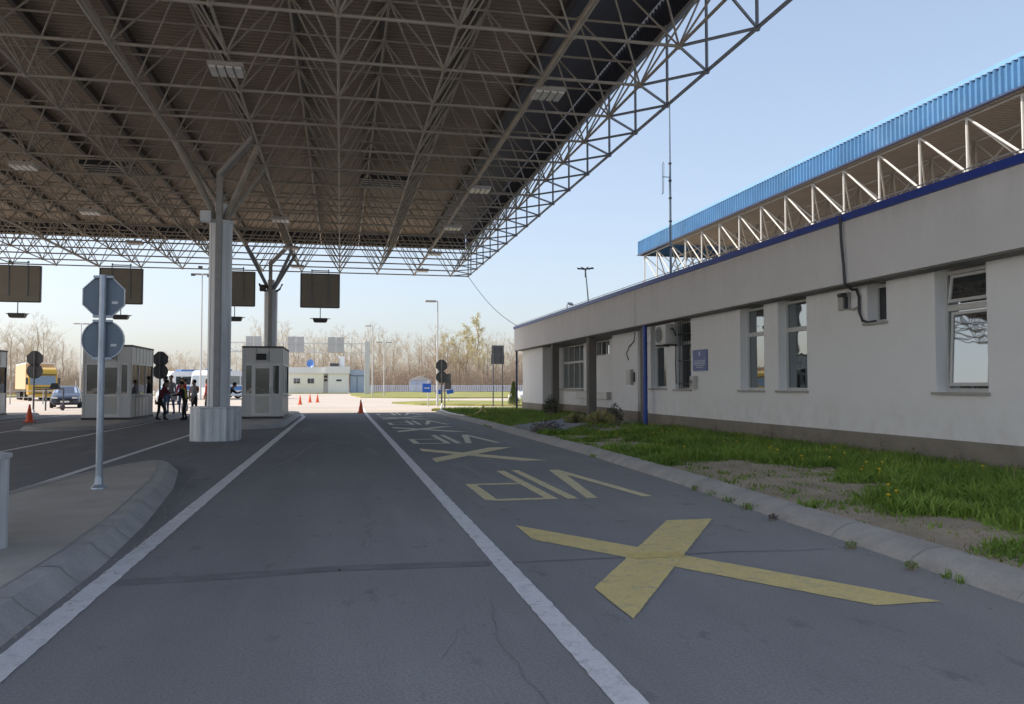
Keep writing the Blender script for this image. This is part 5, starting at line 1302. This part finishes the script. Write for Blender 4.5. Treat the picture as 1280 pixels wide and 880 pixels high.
b1=tree_proto('bare_tree',1,17,.36,0,.75,M['twig'],'','bare tree'); b2=tree_proto('bare_tree',2,15,.42,0,.6,M['twig'],'','bare tree'); b3=tree_proto('bare_tree',3,18,.27,0,1.1,M['twig'],'','bare tree')
b4=tree_proto('bare_tree',4,13,.46,0,.5,M['twig_brown'],'','bare tree'); l1=tree_proto('leafing_tree',5,17,.32,4,.8,M['twig'],'','leafing tree'); l2=tree_proto('leafing_tree',6,19,.2,4,1.3,M['twig'],'','leafing tree',18)
used=set()
def put(p,x,y,sc,rz,label,grp):
    if p.name in used: o=dup(p,(x,y,0),rz,label)
    else: o=p; used.add(p.name); o.location=(x,y,0); o.rotation_euler=(0,0,rz); o['label']=label
    o.scale=(sc,sc,sc); o['group']=grp
rt=random.Random(21)
f_=1019.36
def xat(px,y): 
    return y*math.tan(.20697+math.atan((px-640)/f_))
G1='bare trees of the wood beyond the fence'; G2='trees in young yellow-green leaf at the edge of the wood'; G3='bare trees beyond the lorry park'
LB='bare pale tree in the wood beyond the fence'; 
for k,px in enumerate(range(312,660,8)):
    y=rt.uniform(204,235); p=rt.choice([b1,b2,b3,b1,b3,b2]); put(p,xat(px+rt.uniform(-4,4),y),y,rt.uniform(.8,1.08)*(.98 if px<450 else .95),rt.uniform(0,6),'bare pale-twigged tree in the wood beyond the far fence',G1)
for px,y,sc,p,lb in((560,206,.9,l1,'broad tree in young yellow-green leaf left of the tall one'),(574,212,.98,l1,'yellow-green leafing tree behind the round sign pair'),(583,209,.95,l2,'slim yellow-green leafing tree between the broad ones and the tallest'),(597,206,1.08,l2,'tallest slim tree with yellow-green top near the board'),(604,214,.8,l1,'low yellow-green tree behind the notice board')):
    put(p,xat(px,y),y,sc,rt.uniform(0,6),lb,G2)
for px in(545,556,640,652): 
    y=rt.uniform(203,210); put(b4,xat(px,y),y,rt.uniform(.8,.95),rt.uniform(0,6),'brown bare tree low in the wood beyond the fence',G1)
for k,px in enumerate((-14,-4,6,14,22,30,38,46,54,62,70,78)):
    y=rt.uniform(138,160); p=rt.choice([b2,b1,b4,b2]); sc=rt.uniform(.62,.78)*(1 if px<60 else .78); put(p,xat(px,y),y,sc,rt.uniform(0,6),'bare tree behind the lorries at the left',G3)
for k,px in enumerate((88,96,205,214,224,232,244,262,285,296,308,320)):
    y=rt.uniform(170,200); p=rt.choice([b2,b4]); put(p,xat(px,y),y,rt.uniform(.5,.66)*(.75 if px<100 else 1),rt.uniform(0,6),'low bare tree on the skyline behind the coaches','low bare trees on the skyline')
# dense understorey and the mass of the wood
def scrub(name,x0,x1,y0,y1,n,h0,h1,m,label):
    rr=random.Random(len(name)+n); mb=MB()
    for k in range(n):
        x=rr.uniform(x0,x1); y=rr.uniform(y0,y1); h=rr.uniform(h0,h1)*(.75+.5*noise.noise((x*.12,y*.1,2)))
        if h<.5: continue
        wv=rr.uniform(.02,.06); lx=rr.gauss(0,.10)*h; ly=rr.gauss(0,.10)*h
        mb.add([(x-wv,y,0),(x+wv,y,0),(x+lx*.5+wv*.6,y+ly*.5,h*.55),(x+lx*.5-wv*.6,y+ly*.5,h*.55),(x+lx,y+ly,h)],[(0,1,2,3),(3,2,4)])
        for q in range(3):
            t_=rr.uniform(.3,.9); s=rr.choice((-1,1)); p=(x+lx*t_,y+ly*t_,h*t_); mb.add([(p[0],p[1],p[2]-.04),(p[0],p[1],p[2]+.04),(p[0]+s*h*.14,p[1]+rr.gauss(0,.1)*h,p[2]+h*.12)],[(0,1,2)])
    o=part(name,mb,m,fixn=False); tag(o,label,'wood',kind='stuff'); return o
scrub('wood_undergrowth',-20,62,203,250,7500,2,9.5,M['twig_brown'],'brown bare undergrowth filling the wood beyond the fence')
scrub('wood_mass',-25,75,225,290,3600,7,13,M['twig'],'pale mass of thin bare trunks deep in the wood')
scrub('hedge_scrub',-75,-34,135,165,3000,1.5,6,M['twig_brown'],'brown scrub behind the lorry park')
scrub('skyline_scrub',-60,-14,180,210,2500,1.2,4,M['twig'],'low bare scrub on the skyline behind the coaches')
